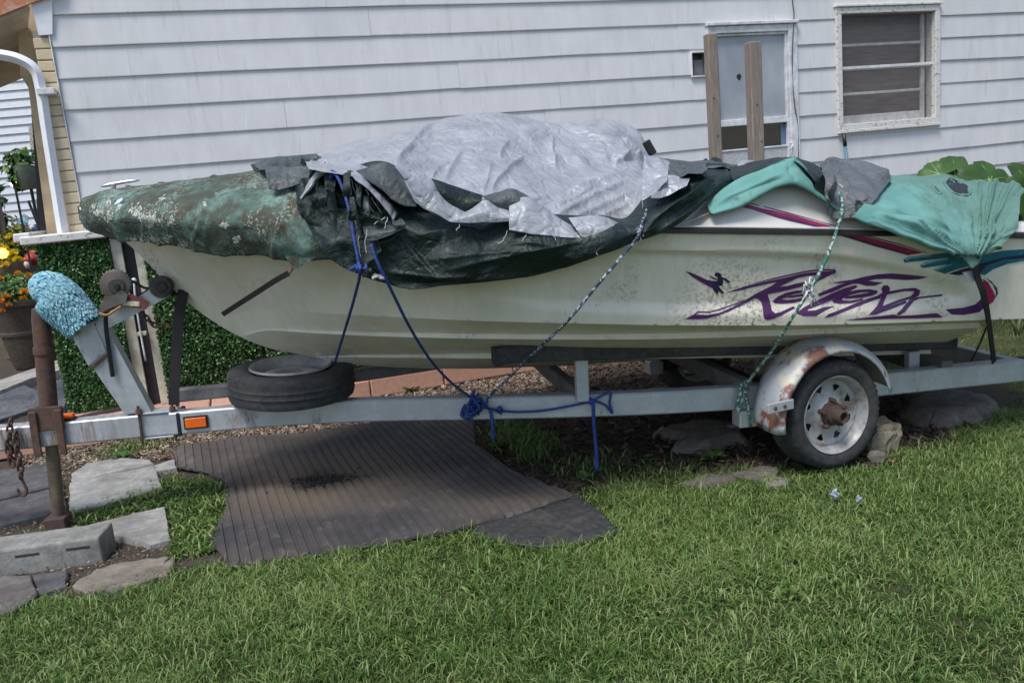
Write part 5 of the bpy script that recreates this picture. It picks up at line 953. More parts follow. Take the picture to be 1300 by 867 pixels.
for dx, dy in ((14, 18), (9, 22), (4, 24), (-6, 14), (-4, -12), (2, -16), (10, 14)): m.add(*tube(cr1(np.array([BT.px(1026, 368, -1.07), BT.px(1026+dx*.5+rk.normal(), 368+dy*.5, -1.085), BT.px(1026+dx, 368+dy, -1.075)]), 8), [.006, .006, .006, .005, .005, .004, .003, .002], 5))
m.new('frayed_strands', m_rope('grey_white_rope', (.16, .17, .18), (.5, .52, .53), .45), o, True)
o = strap('bow_tie_strap', [BT.px(x, y, v) for x, y, v in ((366, 347, -.82), (350, 356, -.76), (325, 372, -.62), (300, 388, -.46), (283, 399, -.34))], .022, WEB, None, .006); tag(o, 'black strap slanting across the cream bow under the green cover', 'strap')
new('buckle_cord', *tube(cr1(np.array([BT.px(x, y, -.83) for x, y in ((366, 347), (370, 344), (372, 339))]), 8), .005, 6), RUST, o)
o = strap('stern_tie_strap', [BT.px(x, y, v) for x, y, v in ((1238, 338, -1.12), (1241, 352, -1.10), (1248, 372, -1.08), (1254, 400, -1.0), (1258, 430, -.80), (1262, 460, -.66))], .028, WEB, None, .006); tag(o, 'black strap hanging from the aqua cover down to the trailer rail', 'strap')
strap('second_leg', [BT.px(x, y, v) for x, y, v in ((1252, 416, -.9), (1244, 436, -.7), (1233, 459, -.45))], .018, WEB, o, .005)
V, F = ppx(BT, [(1222, 346), (1238, 343), (1242, 352), (1236, 358), (1226, 352)], -1.09, .004); new('buckle', V, F, simple('grey_buckle', (.28, .3, .33), .4), o)
new('drawstring', *tube(cr1(np.array([BT.px(x, y, v) for x, y, v in ((903, 270, -.99), (885, 277, -1.03), (866, 285, -1.06))]), 10), .003, 5), simple('pale_cord', (.42, .38, .3), .8), sc2, True)

# ------------------------------------------------------------------ posts, poles, plants behind the boat
def post(label, x0, x1, ytop, Y, lean, d):
    f = Fr((0, Y, 0), (1, 0, 0), (0, 1, 0), (0, 0, 1)); T = f.px((x0+x1)/2, ytop, 0); w = (f.px(x1, ytop+30, 0)-f.px(x0, ytop+30, 0))[0]/2*.80; d = d*.75
    ff = Fr((T[0], Y, 0), (math.cos(.25), math.sin(.25), 0), (-math.sin(.25), math.cos(.25), 0), (lean, 0, 1)); t = thing('wooden_post', label, 'post', (T[0], Y, 0), 'wooden posts behind the boat')
    h = T[2]; m = MB(); m.add(*box(Fr(ff.O-np.array([lean*h, 0, 0]), ff.U, ff.V, ff.W), -w, w, -d, d, -.1, h, .006)); m.new('timber', WOOD, t)
    for k in range(3):
        z = h*(.82-.13*k)+.05*k*k; p = ff.p((-.4+.5*(k % 2))*w, -d-.001, z)-np.array([lean*(h-z), 0, 0])*0; new('knot_hole', *lathe([(.001, .0002), (.004, .0004), (.006, .001)], 8, Fr(p, ff.U, -ff.V, ff.W)), simple('dark_knot', (.03, .022, .018), .9), t)
post('square weathered post left of the tall window', 893, 910, 44, 5.75, 0., .045)
post('square weathered post in front of the tall window pane', 945, 966, 54, 5.62, .006, .05)
pl = thing('broom_handle', 'teal pole with black grip leaning below the right window', 'pole', HF.p(hl(1075, 200, .1)[0], .1, 0)); a = HF.px(1071, 170, .07); b = HF.px(1075.5, 205, .10); d = (b-a); 
new('grip', *tube([a, a+d*.45], .017, 10), BLACKP, pl, True); new('shaft', *tube([a+d*.42, a+d*6.2], .013, 10), simple('teal_paint', (.07, .16, .2), .4), pl, True)
fig = thing('fig_plant', 'large lobed fig leaves rising behind the aqua stern cover', 'plant', (3.75, 6.0, 0))
def figleaf(c, n, up, size, seed):
    rg_ = np.random.default_rng(seed); n = np.array(n, float); n /= np.linalg.norm(n); u = np.array(up, float); u -= n*(u@n); u /= np.linalg.norm(u); s = np.cross(u, n); pts = []
    for t in np.linspace(-math.pi, math.pi, 91)[:-1]:
        r = .66+.34*abs(math.cos(2.5*t))**.8-.42*sst(2.5, 3.14, abs(t))+.03*math.sin(17*t); pts.append((size*r*math.sin(t)*.95, size*r*math.cos(t)))
    v, tris = fill(pts, (), size*.12); z = -.25*(v[:, 0]**2+v[:, 1]**2)/size+.10*size*np.abs(np.sin(np.arctan2(v[:, 0], v[:, 1])*2.5))*np.hypot(v[:, 0], v[:, 1])/size+.01*fbm(v[:, 0]*20, v[:, 1]*20, None, 2, seed)
    P = np.array(c)+v[:, :1]*s+v[:, 1:]*u+z[:, None]*n; o = big('leaf', P, np.array(tris), 3, LEAF, fig, {'rnd': np.clip(.10+.2*fbm(v[:, 0]*15, v[:, 1]*15, None, 3, seed)+rg_.normal()*.1, 0, 1)}, True)
    for a in (0, .62, -.62, 1.25, -1.25):
        q = [np.array(c)+n*(.004-.25*(size*k)**2/size)+(s*math.sin(a)+u*math.cos(a))*size*k for k in np.linspace(-.05, .8, 6)]; new('vein', *tube(q, [.004, .0035, .003, .0025, .002, .001], 4), simple('pale_vein', (.2, .3, .1), .6), o)
    return np.array(c)
FY = Fr((0, 6.05, 0), (1, 0, 0), (0, 1, 0), (0, 0, 1))
for k, (x, y, n, up, sz) in enumerate((((1212), 226, (-.2, -.75, .6), (-.8, .2, .5), .20), (1256, 230, (.05, -.8, .55), (.1, .3, 1), .175), (1235, 222, (.1, -.5, .8), (.6, .4, .6), .14), (1192, 222, (-.3, -.7, .6), (-1, .1, .2), .13), (1310, 240, (.2, -.85, .4), (-.2, .1, 1), .20), (1300, 268, (-.1, -.9, .2), (.3, 0, -1), .15), (1345, 225, (.2, -.8, .5), (.6, .1, .8), .2))):
    c = FY.px(x, y, .1*(k % 3)); figleaf(c, n, up, sz*1.22, k); b = np.array([3.75+.1*(k % 4), 6.05, 0]); new('stem', *tube(cr1(np.array([b, b*.4+c*.6+np.array([.05, .03, -.1]), c]), 14), np.linspace(.014, .005, 14), 6), simple('green_stem', (.11, .14, .05), .7), fig, True)

# ------------------------------------------------------------------ porch side things on the left
def scatter_leaves(name, n, c, rad, size, mat, parent, seed, flat=1., up=.6):
    rg_ = np.random.default_rng(seed); q = rg_.normal(size=(n, 3)); q /= np.linalg.norm(q, axis=1)[:, None]; q *= (rg_.random(n)**.4)[:, None]; q = q*np.array(rad)
    q *= (1+.3*fbm(q[:, 0]*9+seed, q[:, 1]*9, q[:, 2]*9, 2, seed))[:, None]; Q = np.array(c)+q; N = q/np.array(rad)+np.array([0, -.3, up])+rg_.normal(size=(n, 3))*.6; N /= np.linalg.norm(N, axis=1)[:, None]
    T = rg_.normal(size=(n, 3)); T -= N*(T*N).sum(1)[:, None]; T /= np.linalg.norm(T, axis=1)[:, None]; S = np.cross(N, T); L = size*(.6+.8*rg_.random(n))[:, None]
    v = np.stack([Q-T*L*.5, Q+S*L*.3+N*L*.08, Q+T*L*.5, Q-S*L*.3+N*L*.08], 1).reshape(-1, 3); i = np.arange(n)[:, None]*4
    return tag(big(name, v, np.concatenate([i+[0, 1, 2], i+[0, 2, 3]], 1), 3, mat, parent, {'rnd': np.repeat(rg_.random(n), 4)}), kind='stuff')
def flower(name, c, r, mat, parent, seed):
    rg_ = np.random.default_rng(seed); n = 60; a = rg_.random(n)*6.283; e = rg_.random(n)**.6*1.5; D = np.c_[np.cos(a)*np.sin(e), np.sin(a)*np.sin(e)-.25, np.cos(e)]; D /= np.linalg.norm(D, axis=1)[:, None]
    T = np.cross(D, rg_.normal(size=(n, 3))); T /= np.linalg.norm(T, axis=1)[:, None]; Q = np.array(c)+D*r*.6; v = np.stack([Q-T*r*.28, Q+D*r*.5-T*r*.1, Q+D*r*.5+T*r*.1, Q+T*r*.28], 1).reshape(-1, 3); i = np.arange(n)[:, None]*4
    return big(name, v, np.concatenate([i+[0, 1, 2], i+[0, 2, 3]], 1), 3, mat, parent, {'rnd': np.repeat(rg_.random(n), 4)})
PY = Fr((0, 6.9, 0), (1, 0, 0), (0, 1, 0), (0, 0, 1)); b = G(38, 468); PY = Fr((0, b[1], 0), (1, 0, 0), (0, 1, 0), (0, 0, 1)); t_ = PY.px(20, 382, 0); cx = PY.px(26, 430, 0)[0]
pt = thing('planter', 'tall weathered dark planter full of orange marigolds', 'planter', (cx, b[1], 0)); h = t_[2]; ru = (PY.px(66, 385, 0)-PY.px(-22, 385, 0))[0]/2
cx = (PY.px(66, 400, 0)[0]+PY.px(-22, 400, 0)[0])/2
pf = Fr((cx, b[1]+.2, 0), (1, 0, 0), (0, 0, 1), (0, -1, 0)); V, F = lathe([(.01, 0), (ru*.62, 0), (ru*.66, .03), (ru*.82, h*.5), (ru*.86, h*.5), (ru*.87, h*.54), (ru*.84, h*.56), (ru*.97, h*.92), (ru*1.04, h*.93), (ru*1.05, h), (ru*.92, h), (ru*.88, h*.94)], 36, pf); new('pot', V, F, TERRA, pt, True, auto=40)
V, F = lathe([(.001, h*.93), (ru*.9, h*.93)], 24, pf); new('soil', V, F, SOIL, pt)
scatter_leaves('foliage', 2600, (cx, b[1]+.2, h+.10), (ru*1.05, ru*.9, .17), .05, LEAF, pt, 3)
for k, (x, y, r) in enumerate(((23, 348, .035), (36, 351, .035), (2, 355, .03), (8, 378, .04), (2, 385, .045), (3, 396, .035), (31, 372, .045), (30, 380, .035), (12, 388, .03), (-6, 350, .04), (-12, 372, .04))): flower('marigold', PY.px(x, y, -.22), r, PETAL_O, pt, k)
Y2 = b[1]+1.0; P2 = Fr((0, Y2, 0), (1, 0, 0), (0, 1, 0), (0, 0, 1)); c2_ = P2.px(12, 345, 0); r2 = (P2.px(52, 340, 0)-P2.px(-28, 340, 0))[0]/2; h2 = P2.px(12, 332, 0)[2]
p2 = thing('planter', 'broad brown planter of yellow flowers behind the marigolds', 'planter', (c2_[0], Y2, 0)); pf = Fr((c2_[0], Y2, 0), (1, 0, 0), (0, 0, 1), (0, -1, 0)); V, F = lathe([(.01, 0), (r2*.6, 0), (r2*.9, h2*.8), (r2, h2*.86), (r2*1.04, h2), (r2*.9, h2)], 32, pf); new('pot', V, F, simple('brown_pot', (.17, .11, .075), .8, dirt=(.08, .06, .04, .6)), p2, True, auto=40)
scatter_leaves('foliage', 2600, (c2_[0]-.02, Y2, h2+.16), (r2*1.05, r2*.8, .34), .06, m_leaf('lime_leaf', (.06, .11, .015), (.17, .22, .025), (.42, .40, .04), .2), p2, 5); 
for k in range(26): flower('yellow_bloom', np.array([c2_[0]+.05, Y2-r2*.75, h2+.15])+np.random.default_rng(k).normal(size=3)*[r2*.45, .05, .12], .055, PETAL_Y, p2, 50+k)
q = P2.px(3, 322, -.3); gl = thing('garden_light', 'glowing yellow garden light among the yellow flowers', 'lamp', q); V, F = lathe([(.001, .055), (.03, .05), (.055, .02), (.058, -.01), (.03, -.05), (.001, -.055)], 14, Fr(q, (1, 0, 0), (0, 0, 1), (0, -1, 0))); new('globe', V, F, m_emit('yellow_glow', (1., .62, .08), 2.2), gl, True); new('stake', *tube([q-[0, 0, .05], [q[0], q[1], .1]], .008, 6), BLACKP, gl)
q = P2.px(40, 330, -.35); gn = thing('garden_ornament', 'small red and white garden ornament on the planter rim', 'ornament', q); V, F = lathe([(.001, .10), (.02, .09), (.06, .04), (.09, 0), (.07, -.01), (.06, -.06), (.001, -.065)], 16, Fr(q, (1, 0, 0), (0, 0, 1), (0, -1, 0))); new('cap', V, F, simple('red_glaze', (.42, .04, .035), .35), gn, True); V, F = lathe([(.001, .03), (.03, .02), (.042, -.01), (.03, -.05), (.001, -.06)], 12, Fr(q+[-.02, -.05, -.03], (1, 0, 0), (0, 0, 1), (0, -1, 0))); new('face', V, F, simple('cream_glaze', (.5, .42, .36), .4), gn, True)
Y3 = b[1]+1.5; P3 = Fr((0, Y3, 0), (1, 0, 0), (0, 1, 0), (0, 0, 1)); o = new('garden_flag', *ppx(P3, [(16, 290), (30, 271), (36, 275), (34, 295), (24, 292)], 0, .01), simple('blue_white_cloth', (.32, .5, .62), .8, var=.5, scale=25), None); tag(o, 'small blue and white pennant behind the yellow flowers', 'flag')
q = P3.px(47, 290, .1); o = thing('blue_pot', 'dark blue pot on the porch floor beside the ledge', 'pot', (q[0], q[1], .0)); V, F = lathe([(.01, 0), (.10, 0), (.15, q[2]*.9), (.17, q[2]+.05), (.14, q[2]+.05)], 20, Fr((q[0], q[1], 0), (1, 0, 0), (0, 0, 1), (0, -1, 0))); new('pot', V, F, simple('cobalt_glaze', (.03, .045, .12), .25), o, True)
P4 = Fr((0, 9.2, 0), (1, 0, 0), (0, 1, 0), (0, 0, 1)); q = P4.px(18, 232, 0); o = thing('porch_lamp', 'small lit lamp glowing against the neighbour siding', 'lamp', (q[0], 9.2, 0)); V, F = lathe([(.001, .05), (.035, .03), (.045, 0), (.035, -.035), (.001, -.05)], 14, Fr(q, (1, 0, 0), (0, 0, 1), (0, -1, 0))); new('bulb', V, F, m_emit('warm_bulb', (1., .78, .5), 5.), o, True); new('pole', *tube([q-[0, 0, .05], (q[0], 9.2, 0)], .012, 6), BLACKP, o)
P5 = Fr((0, 8.2, 0), (1, 0, 0), (0, 1, 0), (0, 0, 1)); q = P5.px(38, 232, 0); o = thing('pot_plant', 'leafy plant in a pale pot beside the porch doorway', 'plant', (q[0], 8.2, 0)); V, F = lathe([(.01, -.06), (.09, -.06), (.12, .14), (.13, .16)], 16, Fr(q, (1, 0, 0), (0, 0, 1), (0, -1, 0))); new('pot', V, F, simple('sage_pot', (.22, .24, .19), .7), o, True); scatter_leaves('foliage', 260, q+[-.06, 0, .12], (.16, .12, .22), .09, LEAF, o, 9); new('stand', *tube([q-[0, 0, .06], (q[0], 8.2, 0)], .015, 6), BLACKP, o)
t = thing('iron_trellis', 'black iron plant stand beside the porch doorway', 'plant stand', (P5.px(50, 290, -.3)[0], 7.9, 0))
for (x0, y0, x1, y1) in ((42, 120, 50, 290), (46, 195, 56, 290), (52, 205, 48, 260), (36, 255, 50, 290), (44, 230, 58, 245), (50, 240, 60, 225), (40, 210, 56, 212)): new('bar', *tube([P5.px(x0, y0, -.3), P5.px(x1, y1, -.3)], .012, 6), BLACKP, t)
new('plaque', *ppx(P5, [(36, 160), (44, 158), (47, 187), (39, 189)], -.35, .02), simple('cream_fretwork', (.35, .33, .29), .7, var=.6, scale=60), t)
o = thing('evergreen_shrub', 'dark evergreen shrub at the left edge behind the yellow flowers', 'shrub', (P3.px(0, 300, 0)[0], Y3+.3, 0)); scatter_leaves('crown', 1600, P3.px(-22, 285, .5), (.16, .25, .36), .08, BOX, o, 12); new('trunk', *tube([P3.px(-2, 300, .5), np.array([P3.px(-2, 285, .5)[0], Y3+.5, 0])], .03, 6), WOOD, o)
o = thing('evergreen_shrub', 'tall dark shrub against the neighbour house at the frame edge', 'shrub', (P4.px(0, 250, 0)[0], 9.6, 0)); scatter_leaves('crown', 1400, P4.px(-26, 240, .3), (.2, .3, .6), .09, BOX, o, 14); new('trunk', *tube([P4.px(-8, 232, .3), np.array([P4.px(-8, 232, .3)[0], 9.5, 0])], .03, 6), WOOD, o)

# ------------------------------------------------------------------ paving, slabs, stones, mats
def slab(name, label, poly, h, mat, seed, cat='slab', bev=.008, group=None, z0=-.03, rough=.004):
    o_ = np.array([G(x, y, h)[:2] for x, y in poly]); k = len(o_); rg_ = np.random.default_rng(seed); E_ = []
    for i in range(k):
        a, b = o_[i], o_[(i+1) % k]; m = max(2, int(np.hypot(*(b-a))/.035))
        for t in range(m): E_.append(a+(b-a)*t/m+rg_.normal(size=2)*rough*(.6 if t else .2))
    E_ = np.array(E_); c = E_.mean(0); ins = c+(E_-c)*(1-bev/np.linalg.norm(E_-c, axis=1).mean()*1.0); v, tr_ = fill([tuple(q) for q in ins], (), .05)
    z = h+(.012 if rough > .012 else .004)*fbm(v[:, 0]*7, v[:, 1]*7, None, 4, seed); V = [tuple(q)+(zz_,) for q, zz_ in zip(v, z)]; n0 = len(V); n = len(E_)
    V += [tuple(q)+(h-bev,) for q in E_]+[tuple(q)+(z0,) for q in E_]; F = [tuple(t) for t in tr_]
    idx = [int(np.argmin(((v-q)**2).sum(1))) for q in ins]
    for i in range(n):
        j = (i+1) % n; F += [(idx[i], n0+i, n0+j, idx[j]), (n0+i, n0+n+i, n0+n+j, n0+j)]
    F = [f for f in F if len(set(f)) == len(f)]
    bm = bmesh.new(); vl_ = [bm.verts.new(q) for q in V]
    for f in F:
        try: bm.faces.new([vl_[i] for i in f])
        except ValueError: pass
    bmesh.ops.recalc_face_normals(bm, faces=bm.faces[:]); bm.verts.index_update(); V, F = bmout(bm)
    return tag(new(name, V, F, mat, None, True, auto=75 if rough > .012 else 35), label, cat, group)
SG = 'paving pieces around the trailer jack'
slab('concrete_slab', 'pale concrete slab behind the jack post, cracked across', [(88, 612), (196, 590), (206, 617), (130, 640), (88, 646)], .02, CONC, 1, group=SG)
slab('concrete_slab', 'thin pale slab strip along the mulch behind the cracked slab', [(90, 600), (110, 588), (150, 580), (190, 583), (196, 588), (92, 611)], .018, CONC, 2, group=SG)
slab('concrete_slab', 'small pale slab corner next to the rubber mat', [(195, 590), (222, 582), (224, 592), (198, 597)], .02, CONC, 3, group=SG)
slab('concrete_slab', 'pale concrete slab between the cinder block and weeds', [(100, 668), (210, 642), (217, 683), (190, 690), (130, 676)], .022, CONC, 4, group=SG)
slab('paver', 'dark paver left of the jack under the chain hook', [(-30, 600), (60, 588), (80, 612), (-30, 640)], .02, CONCD, 5, 'paver', group=SG)
slab('paver', 'dark paver between the jack foot and left edge', [(-30, 643), (78, 616), (84, 640), (60, 652), (-30, 672)], .02, CONCD, 6, 'paver', group=SG)
slab('paver', 'brown brick paver below the cinder block at the left edge', [(-40, 735), (40, 728), (48, 752), (20, 772), (-40, 785)], .02, m_concrete('brown_paver', (.12, .105, .10), (.19, .17, .16)), 7, 'paver', group=SG)
slab('paver', 'grey paver under the front edge of the cinder block', [(42, 728), (86, 722), (84, 742), (50, 752)], .018, CONCD, 8, 'paver', group=SG)
slab('sandy_patch', 'bare sandy concrete patch between the block and the lawn', [(92, 742), (120, 722), (180, 710), (222, 706), (214, 728), (150, 746), (110, 752)], .012, m_concrete('sandy_concrete', (.20, .17, .14), (.30, .26, .215)), 9, 'slab', .006, SG, rough=.012)
slab('flagstone', 'grey flagstone by the porch path with weeds along it', [(-40, 500), (20, 484), (60, 500), (50, 515), (-40, 545)], .03, SLATE, 10, 'flagstone', group='grey flagstones by the porch')
slab('flagstone', 'broken grey flagstone with a raised dark corner beside the jack', [(38, 498), (80, 480), (94, 490), (82, 515), (60, 520)], .05, SLATE, 11, 'flagstone', group='grey flagstones by the porch')
slab('flagstone', 'thin grey flagstone at the foot of the boxwood panel', [(86, 520), (110, 502), (150, 505), (150, 512), (100, 522)], .04, SLATE, 12, 'flagstone', group='grey flagstones by the porch')
slab('kerb', 'pale kerb stone in front of the tall planter', [(-60, 505), (0, 482), (60, 462), (84, 452), (88, 466), (40, 480), (-60, 520)], .06, m_concrete('pale_kerb', (.33, .30, .26), (.46, .43, .38)), 13, 'kerb')
slab('flat_rock', 'flat brown rock under the trailer left of the near wheel', [(828, 540), (890, 528), (935, 533), (952, 552), (905, 562), (850, 565), (870, 552)], .05, FLAT, 14, 'rock', .044, 'flat rocks under the trailer', rough=.02)
slab('flat_rock', 'dim flat rock in the shadow under the boat', [(776, 500), (850, 488), (905, 492), (880, 505), (800, 512)], .05, FLAT, 15, 'rock', .044, 'flat rocks under the trailer', rough=.02)
slab('flat_rock', 'large flat rock behind the near wheel below the rail', [(1140, 510), (1165, 496), (1215, 490), (1262, 496), (1270, 508), (1240, 522), (1190, 526), (1160, 522)], .07, FLAT, 16, 'rock', .062, 'flat rocks under the trailer', rough=.022)
slab('flat_rock', 'small flat stone half buried at the lawn edge before the wheel', [(965, 607), (985, 604), (1004, 606), (1000, 614), (975, 615)], .02, m_concrete('grey_tan_stone', (.2, .185, .165), (.3, .28, .25)), 17, 'rock', .008, 'small flat stones by the wheel', rough=.008)
slab('flat_rock', 'dark low stone half buried left of the near wheel', [(860, 612), (890, 603), (935, 600), (930, 608), (890, 616)], .025, FLAT, 18, 'rock', .01, 'small flat stones by the wheel', rough=.01)
slab('flat_rock', 'flat brown stone touching the near tyre on its left', [(930, 600), (965, 590), (988, 592), (985, 602), (955, 606)], .03, FLAT, 19, 'rock', .01, 'small flat stones by the wheel', rough=.01)
# cinder block
cb_ = thing('concrete_block', 'solid pale concrete block with slots under the trailer jack', 'block', G(60, 720)); f1 = G(-14, 732, 0); f2 = G(131, 712, 0); u_ = (f2-f1); L_ = np.linalg.norm(u_); u_ /= L_; fb = Fr(f1, u_, np.cross([0, 0, 1.], u_), (0, 0, 1))
dpt = abs(fb.loc(G(136, 668, .10))[1]); dpt = min(max(dpt, .18), .36); bmf = MB()
new('block_body', *box(fb, -.12, L_, 0, dpt, -.02, .112, .010, 2), BLOCK, cb_)
for s in (.12, .33, .52): 
    if s < L_-.1: new('slot', *box(fb, s, s+.10, -.0015, .004, .068, .080, .001), simple('slot_shadow', (.03, .028, .025), .9), cb_)
# wheel chock stone
ck = thing('chock_stone', 'tan rock wedged behind the near trailer wheel', 'rock', G(1122, 577)); bm = bmesh.new(); bmesh.ops.create_icosphere(bm, subdivisions=4, radius=1); c = G(1120, 575)
for v in bm.verts:
    q = np.array(v.co); n = 1+.5*float(fbm(q[0]*1.9+3, q[1]*1.9, q[2]*1.9, 4, 5)); q = np.sign(q)*np.abs(q)**.62; v.co = Vector((c[0]+q[0]*.075*n+.03*q[2], c[1]+.05+q[1]*.08*n, .055+q[2]*.085*n))
bm.verts.index_update(); V, F = bmout(bm); new('stone', V, F, STONE, ck, True, auto=28)
ck = thing('chock_stone', 'small grey stone at the foot of the tan chock rock', 'rock', G(1112, 590)); bm = bmesh.new(); bmesh.ops.create_icosphere(bm, subdivisions=2, radius=1); c = G(1113, 585)
for v in bm.verts:
    q = np.array(v.co); n = 1+.3*float(fbm(q[0]*2+9, q[1]*2, q[2]*2, 3, 6)); v.co = Vector((c[0]+q[0]*.045*n, c[1]+q[1]*.04*n, .02+q[2]*.03*n))
bm.verts.index_update(); V, F = bmout(bm); new('stone', V, F, FLAT, ck, True, auto=28)
# ribbed rubber mat
mo = np.array([G(x, y)[:2] for x, y in MATP]); rd = (G(338, 703)-G(301.5, 564.6))[:2]; rd2 = (G(592, 671)-G(458, 532))[:2]; rd = rd/np.hypot(*rd)+rd2/np.hypot(*rd2); rd /= np.hypot(*rd); rn = np.array([-rd[1], rd[0]])
dense = []
for i in range(len(mo)):
    a, b = mo[i], mo[(i+1) % len(mo)]; m = max(1, int(np.hypot(*(b-a))/.03))
    for k in range(m): dense.append(a+(b-a)*k/m)
dense = np.array(dense); A = dense@rn; Bq = dense@rd; PIT = .046; cols = []
for k in np.arange(math.floor(A.min()/PIT), math.ceil(A.max()/PIT)+1): cols += [k*PIT, k*PIT+.012, k*PIT+.015, k*PIT+PIT-.003]
g = np.array([(a, b) for a in cols for b in np.arange(Bq.min(), Bq.max(), .035)]); gw = g[:, :1]*rn+g[:, 1:]*rd; gw = gw[inpoly(gw, dense) & (dpoly(gw, dense) > .004)]
pts = [Vector(q) for q in dense]+[Vector(q) for q in gw]; v, _, f, *_ = delaunay_2d_cdt(pts, [(i, (i+1) % len(dense)) for i in range(len(dense))], [], 0, 1e-6); v = np.array([tuple(q) for q in v]); f = np.array([t for t in f if len(t) == 3]); f = f[inpoly(v[f].mean(1), dense)]
ph = np.mod(v@rn, PIT); rib = np.where((ph <= .0125) & (ph > -.001), -.0075, 0); rib = np.where(ph > PIT-.001, -.0075, rib); base = .018+.010*fbm(v[:, 0]*2.2, v[:, 1]*2.2, None, 2, 2)
pq = topx(np.c_[v, np.zeros(len(v))]); hump = .05*np.exp(-((pq[:, 0]-240)/40)**2-((pq[:, 1]-582)/12)**2)+.03*np.exp(-((pq[:, 0]-330)/70)**2-((pq[:, 1]-565)/9)**2)+.02*np.exp(-((pq[:, 0]-640)/90)**2-((pq[:, 1]-640)/10)**2)
mat_ = big('rubber_mat', np.c_[v, base+rib+hump], f, 3, MATM); mat_.data.polygons.foreach_set('use_smooth', [False]*len(mat_.data.polygons)); mod_solid(mat_, .012, -1); tag(mat_, 'large ribbed grey rubber mat on the ground under the trailer tongue', 'mat')
pc = G(402, 616)[:2]; rgc = np.random.default_rng(64); q = pc+rgc.normal(size=(170, 2))*[.10, .05]; cm_ = MB()
for p_ in q:
    r_ = .004+.009*rgc.random(); b_ = np.array([p_[0], p_[1], .022+.004*rgc.random()]); a_ = rgc.random()*6.28; cm_.add([b_+[r_*math.cos(a_+t), r_*math.sin(a_+t)*.8, 0] for t in (0, 1.3, 2.7, 4.2, 5.3)]+[b_+[0, 0, r_*.7]], [(0, 1, 5), (1, 2, 5), (2, 3, 5), (3, 4, 5), (4, 0, 5)])
tag(cm_.new('dirt_crumbs', simple('black_crumb', (.02, .016, .013), .9), mat_), kind='stuff')
m2 = np.array([G(x, y)[:2] for x, y in MATP2]); v, tr_ = fill([tuple(q) for q in m2], (), .012); k1 = np.abs(np.mod(v@rd*11, 1)-.5)*2; k2 = np.abs(np.mod(v@rn*8+.25*np.floor(v@rd*11), 1)-.5)*2
o = big('rubber_mat', np.c_[v, .004+.006*(sst(.2, .35, k1)*sst(.12, .25, k2))+.004*fbm(v[:, 0]*4, v[:, 1]*4, None, 2, 3)], np.array(tr_), 3, m_rubber('black_mat_rubber', .022, .05, .7), None); mod_solid(o, .008, -1); tag(o, 'small black patterned rubber mat under the corner of the big mat', 'mat')

# ------------------------------------------------------------------ mulch, litter, weeds, lawn
def chips(name, label, cat, poly, n, mat, size, seed, z=.0, pw=1.4):
    rg_ = np.random.default_rng(seed); W = np.array([G(x, y)[:2] for x, y in poly]); lo, hi = W.min(0), W.max(0); P = lo+(hi-lo)*rg_.random((n*3, 2)); P = P[inpoly(P, W)][:n]; n = len(P); q = topx(np.c_[P, np.zeros(n)]); P = P[~inpoly(q, MATP) & ~inpoly(q, MATP2)]; n = len(P)
    a = rg_.random(n)*6.283; L = size*(.4+rg_.random(n)**1.5*1.4); wd = L*(.18+.25*rg_.random(n)); e = rg_.normal(size=n)*.35; d = np.c_[np.cos(a)*np.cos(e), np.sin(a)*np.cos(e), np.sin(e)]; s = np.c_[-np.sin(a), np.cos(a), rg_.normal(size=n)*.4]; c = np.c_[P, gz(P[:, 0], P[:, 1])+.004+z+rg_.random(n)**2*.018]; up = np.cross(d, s)*.002
    v = np.stack([c-d*L[:, None]/2-s*wd[:, None]/2, c+d*L[:, None]/2-s*wd[:, None]*.3, c+d*L[:, None]/2+s*wd[:, None]*.35, c-d*L[:, None]/2+s*wd[:, None]/2, c+up*2.], 1).reshape(-1, 3); i = np.arange(n)[:, None]*5
    return tag(big(name, v, np.concatenate([i+[0, 1, 4], i+[1, 2, 4], i+[2, 3, 4], i+[3, 0, 4]], 1), 3, mat, None, {'rnd': np.repeat(rg_.random(n)**pw, 5)}), label, cat, kind='stuff')
chips('wood_mulch', 'brown wood chip mulch along the pink brick edging', 'mulch', [(20, 612), (100, 590), (225, 580), (420, 545), (600, 528), (720, 500), (720, 456), (640, 476), (430, 505), (220, 545), (30, 578)], 21000, CHIP, .026, 21)
chips('leaf_litter', 'dark leaf litter on bare soil under the boat trailer', 'leaf litter', [(600, 528), (640, 600), (740, 634), (830, 616), (1000, 602), (1130, 592), (1240, 560), (1260, 528), (1130, 490), (1120, 450), (900, 440), (720, 458), (690, 500)], 15000, LITTER, .035, 22)
chips('soil_crumbs', 'crumbs and twigs scattered over the paving at the jack', 'debris', [(0, 600), (90, 580), (225, 592), (290, 650), (230, 730), (100, 760), (0, 760)], 3500, CHIP, .014, 23, .0, 2.)
